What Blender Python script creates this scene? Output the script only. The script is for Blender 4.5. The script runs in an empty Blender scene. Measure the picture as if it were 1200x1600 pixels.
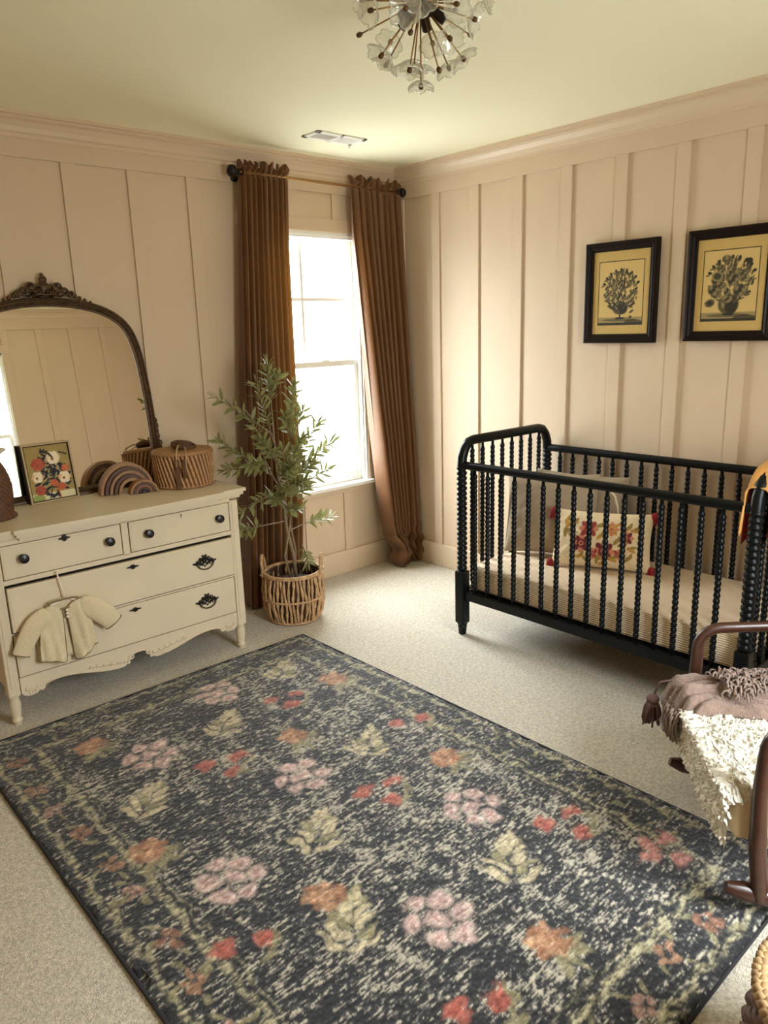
import bpy, bmesh, math, random
import numpy as np
from mathutils import Vector, Matrix, Euler, noise
random.seed(7); RNG = np.random.default_rng(11)
PI = math.pi
sc = bpy.context.scene
COL = sc.collection
H = 2.44
RX0, RX1, RY0, RY1 = -3.52, 0.0, -3.96, 0.0

# ------------------------------------------------------------------ helpers
def S(r, g, b):
    f = lambda c: (c/255/12.92) if c/255 <= 0.04045 else ((c/255+0.055)/1.055)**2.4
    return (f(r), f(g), f(b), 1.0)

def wmat(o):
    m = Matrix.LocRotScale(o.location, o.rotation_euler, None)
    return wmat(o.parent) @ m if o.parent else m

def thing(name, label, cat, loc=(0, 0, 0), rz=0.0, group=None):
    o = bpy.data.objects.new(name, None); COL.objects.link(o)
    o.empty_display_size = 0.1
    o.location = loc; o.rotation_euler = (0, 0, rz)
    o['label'] = label; o['category'] = cat
    if group: o['group'] = group
    return o

def tag(o, label, cat, group=None, kind=None):
    o['label'] = label; o['category'] = cat
    if group: o['group'] = group
    if kind: o['kind'] = kind
    return o

def link_mesh(name, me, m, parent=None, base=False):
    """me is in world coordinates (or in the local frame of `parent` when parent carries 'local')"""
    n = len(me.vertices)
    co = np.empty(n*3, np.float32); me.vertices.foreach_get('co', co); co = co.reshape(-1, 3)
    inv = np.array(wmat(parent).inverted()) if (parent and not parent.get('_local')) else np.eye(4)
    co = co @ inv[:3, :3].T + inv[:3, 3]
    c = (co.min(0)+co.max(0))/2
    if base: c[2] = co[:, 2].min()
    co -= c
    me.vertices.foreach_set('co', co.astype(np.float32).ravel()); me.update()
    o = bpy.data.objects.new(name, me); COL.objects.link(o)
    o.location = Vector([float(v) for v in c])
    if parent: o.parent = parent
    if m is not None:
        for mm in (m if isinstance(m, (list, tuple)) else [m]): me.materials.append(mm)
    return o

def sub(name, parent, child_local=False):
    return parent

class MB:
    def __init__(s): s.bm = bmesh.new()
    def box(s, c, d, bev=0.0, rot=None, seg=2):
        m = Matrix.Translation(c)
        if rot is not None: m = m @ (rot.to_4x4() if not isinstance(rot, Matrix) or len(rot) == 3 else rot)
        m = m @ Matrix.Diagonal((d[0], d[1], d[2], 1))
        r = bmesh.ops.create_cube(s.bm, size=1.0, matrix=m)
        if bev > 0:
            es = list({e for v in r['verts'] for e in v.link_edges})
            bmesh.ops.bevel(s.bm, geom=es, offset=bev, segments=seg, affect='EDGES', profile=0.5)
        return s
    def bb(s, x0, x1, y0, y1, z0, z1, bev=0.0):
        return s.box(((x0+x1)/2, (y0+y1)/2, (z0+z1)/2), (abs(x1-x0), abs(y1-y0), abs(z1-z0)), bev)
    def tube(s, pts, r, n=8, cap=True, flat=None):
        pts = [Vector(p) for p in pts]; N = len(pts)
        rs = r if isinstance(r, (list, tuple)) else [r]*N
        T = []
        for i in range(N):
            a = pts[max(0, i-1)]; b = pts[min(N-1, i+1)]
            t = (b-a); T.append(t.normalized() if t.length > 1e-9 else Vector((0, 0, 1)))
        up = Vector((0, 0, 1)) if abs(T[0].z) < 0.9 else Vector((1, 0, 0))
        nrm = (up - T[0]*up.dot(T[0])).normalized()
        rings = []
        for i in range(N):
            nrm = (nrm - T[i]*nrm.dot(T[i])).normalized(); bn = T[i].cross(nrm)
            a, b = (1, 1) if flat is None else flat
            rings.append([s.bm.verts.new(pts[i] + (nrm*math.cos(2*PI*k/n)*a + bn*math.sin(2*PI*k/n)*b)*rs[i]) for k in range(n)])
        for i in range(N-1):
            for k in range(n):
                s.bm.faces.new((rings[i][k], rings[i][(k+1) % n], rings[i+1][(k+1) % n], rings[i+1][k]))
        if cap:
            s.bm.faces.new(list(reversed(rings[0]))); s.bm.faces.new(rings[-1])
        return s
    def lathe(s, prof, c=(0, 0, 0), n=16, axis=None, caps=True):
        """prof [(r,z)...]"""
        rot = Matrix.Identity(3)
        if axis is not None: rot = Vector((0, 0, 1)).rotation_difference(Vector(axis)).to_matrix()
        c = Vector(c); rings = []
        for r, z in prof:
            rings.append([s.bm.verts.new(c + rot @ Vector((max(r, 1e-5)*math.cos(2*PI*k/n), max(r, 1e-5)*math.sin(2*PI*k/n), z))) for k in range(n)])
        for i in range(len(prof)-1):
            for k in range(n):
                s.bm.faces.new((rings[i][k], rings[i][(k+1) % n], rings[i+1][(k+1) % n], rings[i+1][k]))
        if caps:
            s.bm.faces.new(list(reversed(rings[0]))); s.bm.faces.new(rings[-1])
        return s
    def sph(s, c, r, n=10, sc_=(1, 1, 1), rot=None):
        m = Matrix.Translation(c)
        if rot is not None: m = m @ rot.to_4x4()
        m = m @ Matrix.Diagonal((r*sc_[0], r*sc_[1], r*sc_[2], 1))
        bmesh.ops.create_uvsphere(s.bm, u_segments=n, v_segments=max(4, n*2//3), radius=1, matrix=m); return s
    def torus(s, c, R_, r, axis=(0, 0, 1), n=20, m=6):
        rot = Vector((0, 0, 1)).rotation_difference(Vector(axis)).to_matrix(); c = Vector(c)
        rings = [[s.bm.verts.new(c + rot @ Vector(((R_+r*math.cos(2*PI*j/m))*math.cos(2*PI*i/n), (R_+r*math.cos(2*PI*j/m))*math.sin(2*PI*i/n), r*math.sin(2*PI*j/m)))) for j in range(m)] for i in range(n)]
        for i in range(n):
            for j in range(m):
                s.bm.faces.new((rings[i][j], rings[(i+1) % n][j], rings[(i+1) % n][(j+1) % m], rings[i][(j+1) % m]))
        return s
    def prism(s, poly, d, f):
        """extrude a 2D polygon: f(u,v,t) -> point, t in (0,d)"""
        a = [s.bm.verts.new(f(u, v, 0)) for u, v in poly]; b = [s.bm.verts.new(f(u, v, d)) for u, v in poly]
        n = len(poly)
        s.bm.faces.new(a); s.bm.faces.new(list(reversed(b)))
        for i in range(n): s.bm.faces.new((a[i], b[i], b[(i+1) % n], a[(i+1) % n]))
        return s
    def grid(s, nu, nv, f, close_u=False):
        vs = [[s.bm.verts.new(f(i/(nu-1) if not close_u else i/nu, j/(nv-1))) for j in range(nv)] for i in range(nu)]
        for i in range(nu if close_u else nu-1):
            for j in range(nv-1):
                k = (i+1) % nu
                s.bm.faces.new((vs[i][j], vs[k][j], vs[k][j+1], vs[i][j+1]))
        return s
    def build(s, name, m, parent=None, smooth=False, angle=None, base=False, fix=True):
        if fix: bmesh.ops.recalc_face_normals(s.bm, faces=s.bm.faces)
        me = bpy.data.meshes.new(name); s.bm.to_mesh(me); s.bm.free()
        if smooth:
            me.polygons.foreach_set('use_smooth', [True]*len(me.polygons))
            if angle: me.set_sharp_from_angle(angle=math.radians(angle))
        return link_mesh(name, me, m, parent, base)

def struct(o): o['kind'] = 'structure'; return o

def copy_tree(o, parent=None):
    c = o.copy(); COL.objects.link(c)
    if parent is not None: c.parent = parent
    for ch in list(o.children): copy_tree(ch, c)
    return c

def grid_mesh(name, P, colors=None, smooth=True):
    """P: (nu,nv,3) array; optional colours (nu,nv,3) linear"""
    nu, nv = P.shape[:2]
    idx = np.arange(nu*nv).reshape(nu, nv)
    q = np.stack([idx[:-1, :-1], idx[1:, :-1], idx[1:, 1:], idx[:-1, 1:]], -1).reshape(-1, 4)
    me = bpy.data.meshes.new(name)
    me.vertices.add(nu*nv); me.vertices.foreach_set('co', P.reshape(-1).astype(np.float32))
    me.loops.add(q.size); me.loops.foreach_set('vertex_index', q.ravel().astype(np.int32))
    me.polygons.add(len(q)); me.polygons.foreach_set('loop_start', np.arange(0, q.size, 4, dtype=np.int32))
    me.polygons.foreach_set('loop_total', np.full(len(q), 4, np.int32))
    me.update(calc_edges=True)
    if smooth: me.polygons.foreach_set('use_smooth', np.ones(len(q), bool))
    if colors is not None:
        a = me.color_attributes.new('Col', 'FLOAT_COLOR', 'POINT')
        c4 = np.ones((nu*nv, 4), np.float32); c4[:, :3] = colors.reshape(-1, 3)
        a.data.foreach_set('color', c4.ravel())
    return me

# ------------------------------------------------------------------ materials
def mat(name, col, rough=0.6, metal=0.0, noise_amt=0.0, noise_scale=20.0, bump=0.0, bump_scale=60.0, spec=0.5,
        sheen=0.0, attr=False, transl=0.0, stretch=None, coat=0.0, col2=None):
    m = bpy.data.materials.new(name); m.use_nodes = True
    nt = m.node_tree; N = nt.nodes; L = nt.links
    p = N['Principled BSDF']
    p.inputs['Roughness'].default_value = rough; p.inputs['Metallic'].default_value = metal
    p.inputs['Specular IOR Level'].default_value = spec
    p.inputs['Sheen Weight'].default_value = sheen
    p.inputs['Coat Weight'].default_value = coat
    if len(col) == 3: col = (*col, 1)
    p.inputs['Base Color'].default_value = col
    tc = N.new('ShaderNodeTexCoord'); src = tc.outputs['Object']
    if stretch:
        mp = N.new('ShaderNodeMapping'); mp.inputs['Scale'].default_value = stretch
        L.new(src, mp.inputs[0]); src = mp.outputs[0]
    cs = None
    if attr:
        at = N.new('ShaderNodeAttribute'); at.attribute_name = 'Col'; cs = at.outputs['Color']
    if noise_amt > 0:
        nz = N.new('ShaderNodeTexNoise'); nz.inputs['Scale'].default_value = noise_scale; nz.inputs['Detail'].default_value = 4
        L.new(src, nz.inputs['Vector'])
        mx = N.new('ShaderNodeMix'); mx.data_type = 'RGBA'
        if col2 is None:
            mx.blend_type = 'MULTIPLY'; mx.inputs['Factor'].default_value = 1
            rp = N.new('ShaderNodeMapRange'); rp.inputs['From Min'].default_value = 0.3; rp.inputs['From Max'].default_value = 0.7
            rp.inputs['To Min'].default_value = 1-noise_amt; rp.inputs['To Max'].default_value = 1+noise_amt*0.3
            L.new(nz.outputs['Fac'], rp.inputs['Value']); L.new(rp.outputs[0], mx.inputs['B'])
        else:
            rp = N.new('ShaderNodeMapRange'); rp.inputs['From Min'].default_value = 0.42; rp.inputs['From Max'].default_value = 0.58
            L.new(nz.outputs['Fac'], rp.inputs['Value']); L.new(rp.outputs[0], mx.inputs['Factor']); mx.inputs['B'].default_value = col2
        mx.inputs['A'].default_value = col
        if cs is not None: L.new(cs, mx.inputs['A'])
        cs = mx.outputs['Result']
    if cs is not None: L.new(cs, p.inputs['Base Color'])
    if bump > 0:
        nb = N.new('ShaderNodeTexNoise'); nb.inputs['Scale'].default_value = bump_scale; nb.inputs['Detail'].default_value = 3
        L.new(src, nb.inputs['Vector'])
        b = N.new('ShaderNodeBump'); b.inputs['Strength'].default_value = bump; b.inputs['Distance'].default_value = 0.01
        L.new(nb.outputs['Fac'], b.inputs['Height']); L.new(b.outputs[0], p.inputs['Normal'])
    if transl > 0:
        t = N.new('ShaderNodeBsdfTranslucent'); t.inputs['Color'].default_value = col
        ms = N.new('ShaderNodeMixShader'); ms.inputs[0].default_value = transl
        if cs is not None: L.new(cs, t.inputs['Color'])
        L.new(p.outputs[0], ms.inputs[1]); L.new(t.outputs[0], ms.inputs[2]); L.new(ms.outputs[0], N['Material Output'].inputs['Surface'])
    return m

def stripes(name, ca, cb, k, duty=0.35, vec=(1, 0, 1), rough=0.8, wob=0.0, bump=0.2):
    m = mat(name, ca, rough); nt = m.node_tree; N = nt.nodes; L = nt.links; p = N['Principled BSDF']
    tc = N.new('ShaderNodeTexCoord'); d = N.new('ShaderNodeVectorMath'); d.operation = 'DOT_PRODUCT'
    d.inputs[1].default_value = vec; L.new(tc.outputs['Object'], d.inputs[0])
    mu = N.new('ShaderNodeMath'); mu.operation = 'MULTIPLY'; mu.inputs[1].default_value = k; L.new(d.outputs['Value'], mu.inputs[0])
    src = mu.outputs[0]
    if wob:
        nz = N.new('ShaderNodeTexNoise'); nz.inputs['Scale'].default_value = 25; L.new(tc.outputs['Object'], nz.inputs['Vector'])
        ma = N.new('ShaderNodeMath'); ma.operation = 'MULTIPLY_ADD'; ma.inputs[1].default_value = wob; L.new(nz.outputs['Fac'], ma.inputs[0]); L.new(src, ma.inputs[2]); src = ma.outputs[0]
    fr = N.new('ShaderNodeMath'); fr.operation = 'FRACT'; L.new(src, fr.inputs[0])
    ls = N.new('ShaderNodeMath'); ls.operation = 'LESS_THAN'; ls.inputs[1].default_value = duty; L.new(fr.outputs[0], ls.inputs[0])
    mx = N.new('ShaderNodeMix'); mx.data_type = 'RGBA'; mx.inputs['A'].default_value = ca; mx.inputs['B'].default_value = cb
    L.new(ls.outputs[0], mx.inputs['Factor']); L.new(mx.outputs['Result'], p.inputs['Base Color'])
    return m

M_wall = mat('wall_paint', S(209, 186, 157), 0.55, noise_amt=0.04, noise_scale=3, bump=0.03, bump_scale=120)
M_trim = mat('trim_paint', S(212, 190, 161), 0.4)
M_ceil = mat('ceiling_paint', S(243, 238, 206), 0.9, bump=0.04, bump_scale=150)
M_white = mat('white_vinyl', S(238, 236, 228), 0.35)
M_carpet = mat('carpet_pile', S(226, 216, 194), 0.95, noise_amt=0.36, noise_scale=95, bump=0.9, bump_scale=260, spec=0.1, sheen=0.3)
M_dress = mat('cream_paint', S(216, 200, 170), 0.45, noise_amt=0.06, noise_scale=5, bump=0.02, bump_scale=80)
M_gap = mat('gap_dark', S(30, 22, 16), 0.9)
M_knob = mat('black_knob', S(24, 20, 19), 0.35)
M_bronze = mat('warm_bronze', S(92, 66, 38), 0.4, metal=0.7)
M_brassd = mat('aged_bronze', S(40, 33, 26), 0.4, metal=0.6, noise_amt=0.3, noise_scale=90)
M_crib = mat('crib_navy_black', S(9, 12, 13), 0.36, spec=0.22)
M_curt = mat('golden_velvet', S(108, 67, 22), 0.5, transl=0.14, sheen=0.22, noise_amt=0.12, noise_scale=8)
M_frame = mat('black_walnut', S(30, 18, 12), 0.45, spec=0.12, noise_amt=0.3, noise_scale=30, stretch=(1, 6, 1))
M_gilt = mat('antique_gilt', S(92, 68, 44), 0.42, metal=0.55, noise_amt=0.55, noise_scale=70)
M_paper = mat('print_paper', (1, 1, 1), 0.7, attr=True)
M_art = mat('painted_canvas', (1, 1, 1), 0.75, attr=True)
M_goldf = mat('gold_wood', S(176, 150, 104), 0.45)
M_rattan_w = mat('rattan_wrap', (1, 1, 1), 0.6, attr=True, noise_amt=0.2, noise_scale=60)
M_rattan = mat('rattan_weave', S(172, 126, 80), 0.6, noise_amt=0.3, noise_scale=60)
M_ratt_d = mat('rattan_dark', S(96, 60, 36), 0.6, noise_amt=0.35, noise_scale=50)
M_strap = mat('leather_strap', S(92, 62, 36), 0.55)
M_wood = mat('walnut_wood', S(62, 33, 19), 0.38, noise_amt=0.35, noise_scale=14, stretch=(1, 1, 5), coat=0.2)
M_bark = mat('olive_bark', S(140, 118, 90), 0.8, noise_amt=0.3, noise_scale=60)
M_leafA = mat('olive_leaf', S(140, 140, 84), 0.5, transl=0.3, noise_amt=0.35, noise_scale=14)
M_seagr = mat('seagrass', S(200, 160, 114), 0.7, noise_amt=0.45, noise_scale=45)
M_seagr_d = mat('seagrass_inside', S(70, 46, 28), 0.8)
M_soil = mat('pot_soil', S(58, 42, 30), 0.95, noise_amt=0.4, noise_scale=80)
M_basket2 = mat('braided_straw', S(176, 142, 96), 0.7, noise_amt=0.4, noise_scale=50)
M_sheep = mat('sheepskin_wool', S(226, 220, 204), 0.95, sheen=0.25, noise_amt=0.10, noise_scale=60)
M_uphol = mat('tan_upholstery', S(212, 188, 148), 0.9, noise_amt=0.08, noise_scale=200)
M_throw = mat('mauve_knit', S(142, 118, 104), 0.95, noise_amt=0.25, noise_scale=90, bump=0.5, bump_scale=220, sheen=0.3)
M_throw_d = mat('mauve_tassel', S(112, 84, 78), 0.95, noise_amt=0.3, noise_scale=120)
M_mustard = mat('mustard_cotton', S(206, 150, 78), 0.9, noise_amt=0.15, noise_scale=14)
M_redcl = mat('dark_red_cotton', S(150, 44, 34), 0.9, noise_amt=0.2, noise_scale=20)
M_taupe = mat('taupe_linen', S(166, 148, 124), 0.95, noise_amt=0.12, noise_scale=240, bump=0.15, bump_scale=400)
M_pinst = stripes('pinstripe_linen', S(150, 134, 110), S(222, 208, 180), 16, 0.08, (0, 1, 0))
M_sheet = stripes('striped_sheet', S(236, 222, 192), S(172, 130, 98), 105, 0.38, (1, 0, 1))
M_embro = mat('embroidered_linen', (1, 1, 1), 0.9, attr=True, bump=0.2, bump_scale=300)
M_redtas = mat('red_tassel_yarn', S(136, 26, 28), 0.9)
M_knit = mat('ivory_knit', S(224, 206, 168), 0.95, noise_amt=0.1, noise_scale=180, bump=0.5, bump_scale=260, sheen=0.2)
M_knit_t = mat('knit_edging', S(130, 108, 74), 0.95)
M_pearl = mat('pearl_button', S(240, 230, 210), 0.25)
M_hang = mat('hanger_plastic', S(232, 216, 200), 0.35)
M_brass = mat('antique_brass', S(150, 112, 66), 0.35, metal=0.7)
M_rug = mat('rug_pile', (1, 1, 1), 0.85, attr=True, spec=0.35, sheen=0.32, noise_amt=0.3, noise_scale=150, stretch=(1, 3, 1))
M_rugb = mat('rug_backing', S(38, 36, 38), 0.9)
M_bone = mat('ivory_lid', S(232, 224, 206), 0.4)
RAIN = [mat('rainbow_wood_%s' % n, c, 0.55, noise_amt=0.2, noise_scale=40) for n, c in
        (('tan', S(160, 116, 70)), ('brown', S(92, 58, 36)), ('sand', S(150, 110, 72)), ('umber', S(70, 42, 28)), ('clay', S(140, 88, 52)), ('dark', S(58, 36, 26)))]

def glass_mat(name, tint, rough=0.02, gl=0.12, haze=0.0):
    m = bpy.data.materials.new(name); m.use_nodes = True; nt = m.node_tree; N = nt.nodes; L = nt.links
    N.remove(N['Principled BSDF'])
    t = N.new('ShaderNodeBsdfTransparent'); t.inputs[0].default_value = tint
    g = N.new('ShaderNodeBsdfGlossy'); g.inputs['Roughness'].default_value = rough
    fr = N.new('ShaderNodeFresnel'); fr.inputs[0].default_value = 1.45
    ad = N.new('ShaderNodeMath'); ad.operation = 'ADD'; ad.inputs[1].default_value = gl; 
    ge = N.new('ShaderNodeNewGeometry'); nb = N.new('ShaderNodeMath'); nb.operation = 'SUBTRACT'; nb.inputs[0].default_value = 1; L.new(ge.outputs['Backfacing'], nb.inputs[1])
    mu = N.new('ShaderNodeMath'); mu.operation = 'MULTIPLY'; L.new(fr.outputs[0], mu.inputs[0]); L.new(nb.outputs[0], mu.inputs[1]); L.new(mu.outputs[0], ad.inputs[0])
    ms = N.new('ShaderNodeMixShader'); L.new(ad.outputs[0], ms.inputs[0]); L.new(t.outputs[0], ms.inputs[1]); L.new(g.outputs[0], ms.inputs[2])
    out = ms.outputs[0]
    if haze:
        df = N.new('ShaderNodeBsdfDiffuse'); df.inputs[0].default_value = (.9, .88, .78, 1); tl = N.new('ShaderNodeBsdfTranslucent'); tl.inputs[0].default_value = (.9, .88, .78, 1)
        m2 = N.new('ShaderNodeMixShader'); L.new(df.outputs[0], m2.inputs[1]); L.new(tl.outputs[0], m2.inputs[2])
        m3 = N.new('ShaderNodeMixShader'); m3.inputs[0].default_value = haze; L.new(out, m3.inputs[1]); L.new(m2.outputs[0], m3.inputs[2]); out = m3.outputs[0]
    L.new(out, N['Material Output'].inputs['Surface']); return m
M_pane = glass_mat('window_glass', (0.97, 0.98, 0.97, 1), 0.0, 0.0)
M_crystal = glass_mat('pressed_glass', (0.97, 0.97, 0.93, 1), 0.08, 0.16, 0.25)
M_picgl = glass_mat('picture_glass', (0.96, 0.96, 0.94, 1), 0.05, 0.0)
M_mirror = mat('mirror_silver', (0.95, 0.94, 0.86), 0.01, metal=1.0)

# ------------------------------------------------------------------ room shell
WX0, WX1, WZ0, WZ1 = -1.09, -0.29, 0.575, 2.06      # window hole
fl = MB().bb(RX0-.12, RX1+.12, RY0-.12, RY1+.12, -0.08, 0).build('floor', M_carpet); struct(fl)
ce = MB().bb(RX0-.12, RX1+.12, RY0-.12, RY1+.12, H, H+0.1).build('ceiling', M_ceil); struct(ce)
b = MB()
b.bb(RX0-.12, WX0, 0, .12, 0, H); b.bb(WX1, RX1+.12, 0, .12, 0, H); b.bb(WX0, WX1, 0, .12, 0, WZ0); b.bb(WX0, WX1, 0, .12, WZ1, H)
wall_back = struct(b.build('wall_back', M_wall))
wall_right = struct(MB().bb(0, .12, RY0-.12, 0, 0, H).build('wall_right', M_wall))
wall_left = struct(MB().bb(RX0-.12, RX0, RY0-.12, 0, 0, H).build('wall_left', M_wall))
DX0, DX1 = -2.09, -1.29
b = MB(); b.bb(RX0-.12, DX0, RY0-.12, RY0, 0, H); b.bb(DX1, .12, RY0-.12, RY0, 0, H); b.bb(DX0, DX1, RY0-.12, RY0, WZ1, H); b.bb(DX0, DX1, RY0-.12, RY0, 0, WZ0)
wall_front = struct(b.build('wall_front', M_wall))

BT = 0.012; BW = 0.064
def batten_back(x0, z0, z1): MB().bb(x0, x0+BW, -BT, .0, z0, z1, .002).build('batten', M_wall, wall_back)
def batten_right(yn, z0, z1): MB().bb(-BT, 0, yn, yn+BW, z0, z1, .002).build('batten', M_wall, wall_right)
RZ0, RZ1 = 2.268, 2.36
MB().bb(RX0, 0, -BT, 0, RZ0, RZ1, .002).build('top_rail', M_wall, wall_back)
MB().bb(-BT, 0, RY0, 0, RZ0, RZ1, .002).build('top_rail', M_wall, wall_right)
MB().bb(RX0, 0, RY0, RY0+BT, RZ0, RZ1, .002).build('top_rail', M_wall, wall_front)
MB().bb(RX0, RX0+BT, RY0, 0, RZ0, RZ1, .002).build('top_rail', M_wall, wall_left)
for k in range(-4, 8):
    x = -1.423 - 0.3045*k
    if x+BW > -0.02 or x < RX0: continue
    if WX0-.06 < x+BW and x < WX1+.05:
        batten_back(x, WZ1+.07, RZ0); batten_back(x, .145, WZ0-.055)
    else: batten_back(x, .145, RZ0)
batten_back(-BW-.002, .145, RZ0)
batten_right(-.082, .145, RZ0)
for k in range(0, 12):
    yn = -.379 - .3035*k
    if yn > RY0: batten_right(yn, .145, RZ0)
for k in range(0, 11):
    x = -.36 - .3045*k
    if x < RX0: continue
    free = (x+BW < DX0-.07 or x > DX1+.07); z0 = .145 if free else WZ1+.07
    if not free: MB().bb(x, x+BW, RY0, RY0+BT, .145, WZ0-.055, .002).build('batten', M_wall, wall_front)
    MB().bb(x, x+BW, RY0, RY0+BT, z0, RZ0, .002).build('batten', M_wall, wall_front)
for k in range(0, 12):
    y = -.36-.3035*k
    if y > RY0: MB().bb(RX0, RX0+BT, y, y+BW, .145, RZ0, .002).build('batten', M_wall, wall_left)
# rails round the window
MB().bb(WX0-.06, WX1+.06, -BT, 0, WZ1, WZ1+.07, .002).build('window_rail', M_wall, wall_back)
MB().bb(WX0-.06, WX1+.06, -BT, 0, WZ0-.055, WZ0, .002).build('window_rail', M_wall, wall_back)
for x0, x1 in ((WX0-.04, WX0), (WX1, WX1+.04)): MB().bb(x0, x1, -BT, 0, WZ0, WZ1, .002).build('window_rail', M_wall, wall_back)
# baseboards
def base(name, a, bq):
    struct(MB().bb(*a).build(name, M_trim))
base('baseboard_back', (RX0, 0, -.022, 0, 0, .147, .004), 0)
base('baseboard_right', (-.022, 0, RY0, -.022, 0, .147, .004), 0)
base('baseboard_left', (RX0, RX0+.022, RY0, -.022, 0, .147, .004), 0)
struct(MB().bb(RX0+.022, -.022, RY0, RY0+.022, 0, .147, .004).build('baseboard_front', M_trim))
# crown moulding
CP = [(0, 0), (.016, 0), (.016, .016), (.024, .022), (.030, .040), (.044, .060), (.058, .068), (.058, .078), (.070, .080), (.070, .095), (0, .095)]
def crown(name, f, L0, L1):
    m = MB(); d = L1-L0
    m.prism(CP, d, lambda u, v, t: f(u, v, L0+t)); struct(m.build(name, M_trim))
crown('trim_1', lambda u, v, t: Vector((t, -u, H-.095+v)), RX0, RX1)
crown('trim_2', lambda u, v, t: Vector((-u, t, H-.095+v)), RY0, RY1)
crown('trim_3', lambda u, v, t: Vector((t, RY0+u, H-.095+v)), RX0, RX1)
crown('trim_4', lambda u, v, t: Vector((RX0+u, t, H-.095+v)), RY0, RY1)

# ------------------------------------------------------------------ windows
def build_window(name, WX0, WX1, Y, flip):
    """Y: wall face, flip=1 for the far wall (outside at +y), -1 for the wall behind the camera"""
    yy = lambda a: Y+flip*a
    win = bpy.data.objects.new(name, None); COL.objects.link(win); win.location = ((WX0+WX1)/2, yy(.06), WZ0); win['kind'] = 'structure'
    b = MB()
    b.bb(WX0, WX0+.018, yy(-.005), yy(.12), WZ0, WZ1); b.bb(WX1-.018, WX1, yy(-.005), yy(.12), WZ0, WZ1); b.bb(WX0, WX1, yy(-.005), yy(.12), WZ1-.018, WZ1)
    b.build('window_frame', M_white, win)
    MB().bb(WX0-.02, WX1+.02, yy(-.040), yy(.12), WZ0-.022, WZ0+.002, .005).build('window_sill', M_white, win)
    sx0, sx1 = WX0+.018, WX1-.018; MID = 1.315
    def sash(nm, y0, y1, z0, z1, bot, top, st):
        m = MB(); m.bb(sx0, sx0+st, yy(y0), yy(y1), z0, z1, .004); m.bb(sx1-st, sx1, yy(y0), yy(y1), z0, z1, .004)
        m.bb(sx0+st, sx1-st, yy(y0), yy(y1), z0, z0+bot, .004); m.bb(sx0+st, sx1-st, yy(y0), yy(y1), z1-top, z1, .004)
        o = m.build(nm, M_white, win)
        MB().bb(sx0+st, sx1-st, yy((y0+y1)/2-.002), yy((y0+y1)/2+.002), z0+bot, z1-top).build('glass', M_pane, o)
        return o
    lo = sash('lower_sash', .035, .065, WZ0+.002, MID+.018, .062, .036, .042)
    up = sash('upper_sash', .070, .098, MID-.02, WZ1-.018, .036, .030, .042)
    gx0, gx1 = sx0+.042, sx1-.042; gz0, gz1 = MID+.016, WZ1-.048
    m = MB(); xm = (gx0+gx1)/2; zm = 1.690
    m.bb(xm-.010, xm+.010, yy(.074), yy(.094), gz0, gz1, .002); m.bb(gx0, gx1, yy(.0745), yy(.0935), zm-.010, zm+.010, .002); m.build('muntin', M_white, up)
    m = MB(); xs = WX0+.52; m.bb(xs-.03, xs+.03, yy(.032), yy(.052), MID+.016, MID+.024, .003); m.tube([(xs, yy(.042), MID+.022), (xs, yy(.042), MID+.034), (xs+.02, yy(.025), MID+.036)], .006); m.build('sash_lock', M_white, lo)
    m = MB()
    m.bb(sx0, sx0+.014, yy(.005), yy(.034), WZ0, WZ1-.018, .002); m.bb(sx1-.014, sx1, yy(.005), yy(.034), WZ0, WZ1-.018, .002); m.bb(sx0, sx1, yy(.005), yy(.034), WZ1-.034, WZ1-.018, .002)
    m.build('stop_bead', M_white, win)
build_window('window_1', WX0, WX1, 0, 1)
build_window('added_fill_window', DX0, DX1, RY0, -1)  # window added behind the camera to give soft fill light
MB().bb(DX0-.07, DX1+.07, RY0, RY0+BT, WZ1, WZ1+.07, .002).build('window_rail', M_wall, wall_front)
MB().bb(DX0-.07, DX1+.07, RY0, RY0+BT, WZ0-.055, WZ0-.022, .002).build('window_rail', M_wall, wall_front)
for x0, x1 in ((DX0-.07, DX0), (DX1, DX1+.07)): MB().bb(x0, x1, RY0, RY0+BT, WZ0, WZ1, .002).build('window_rail', M_wall, wall_front)

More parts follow.
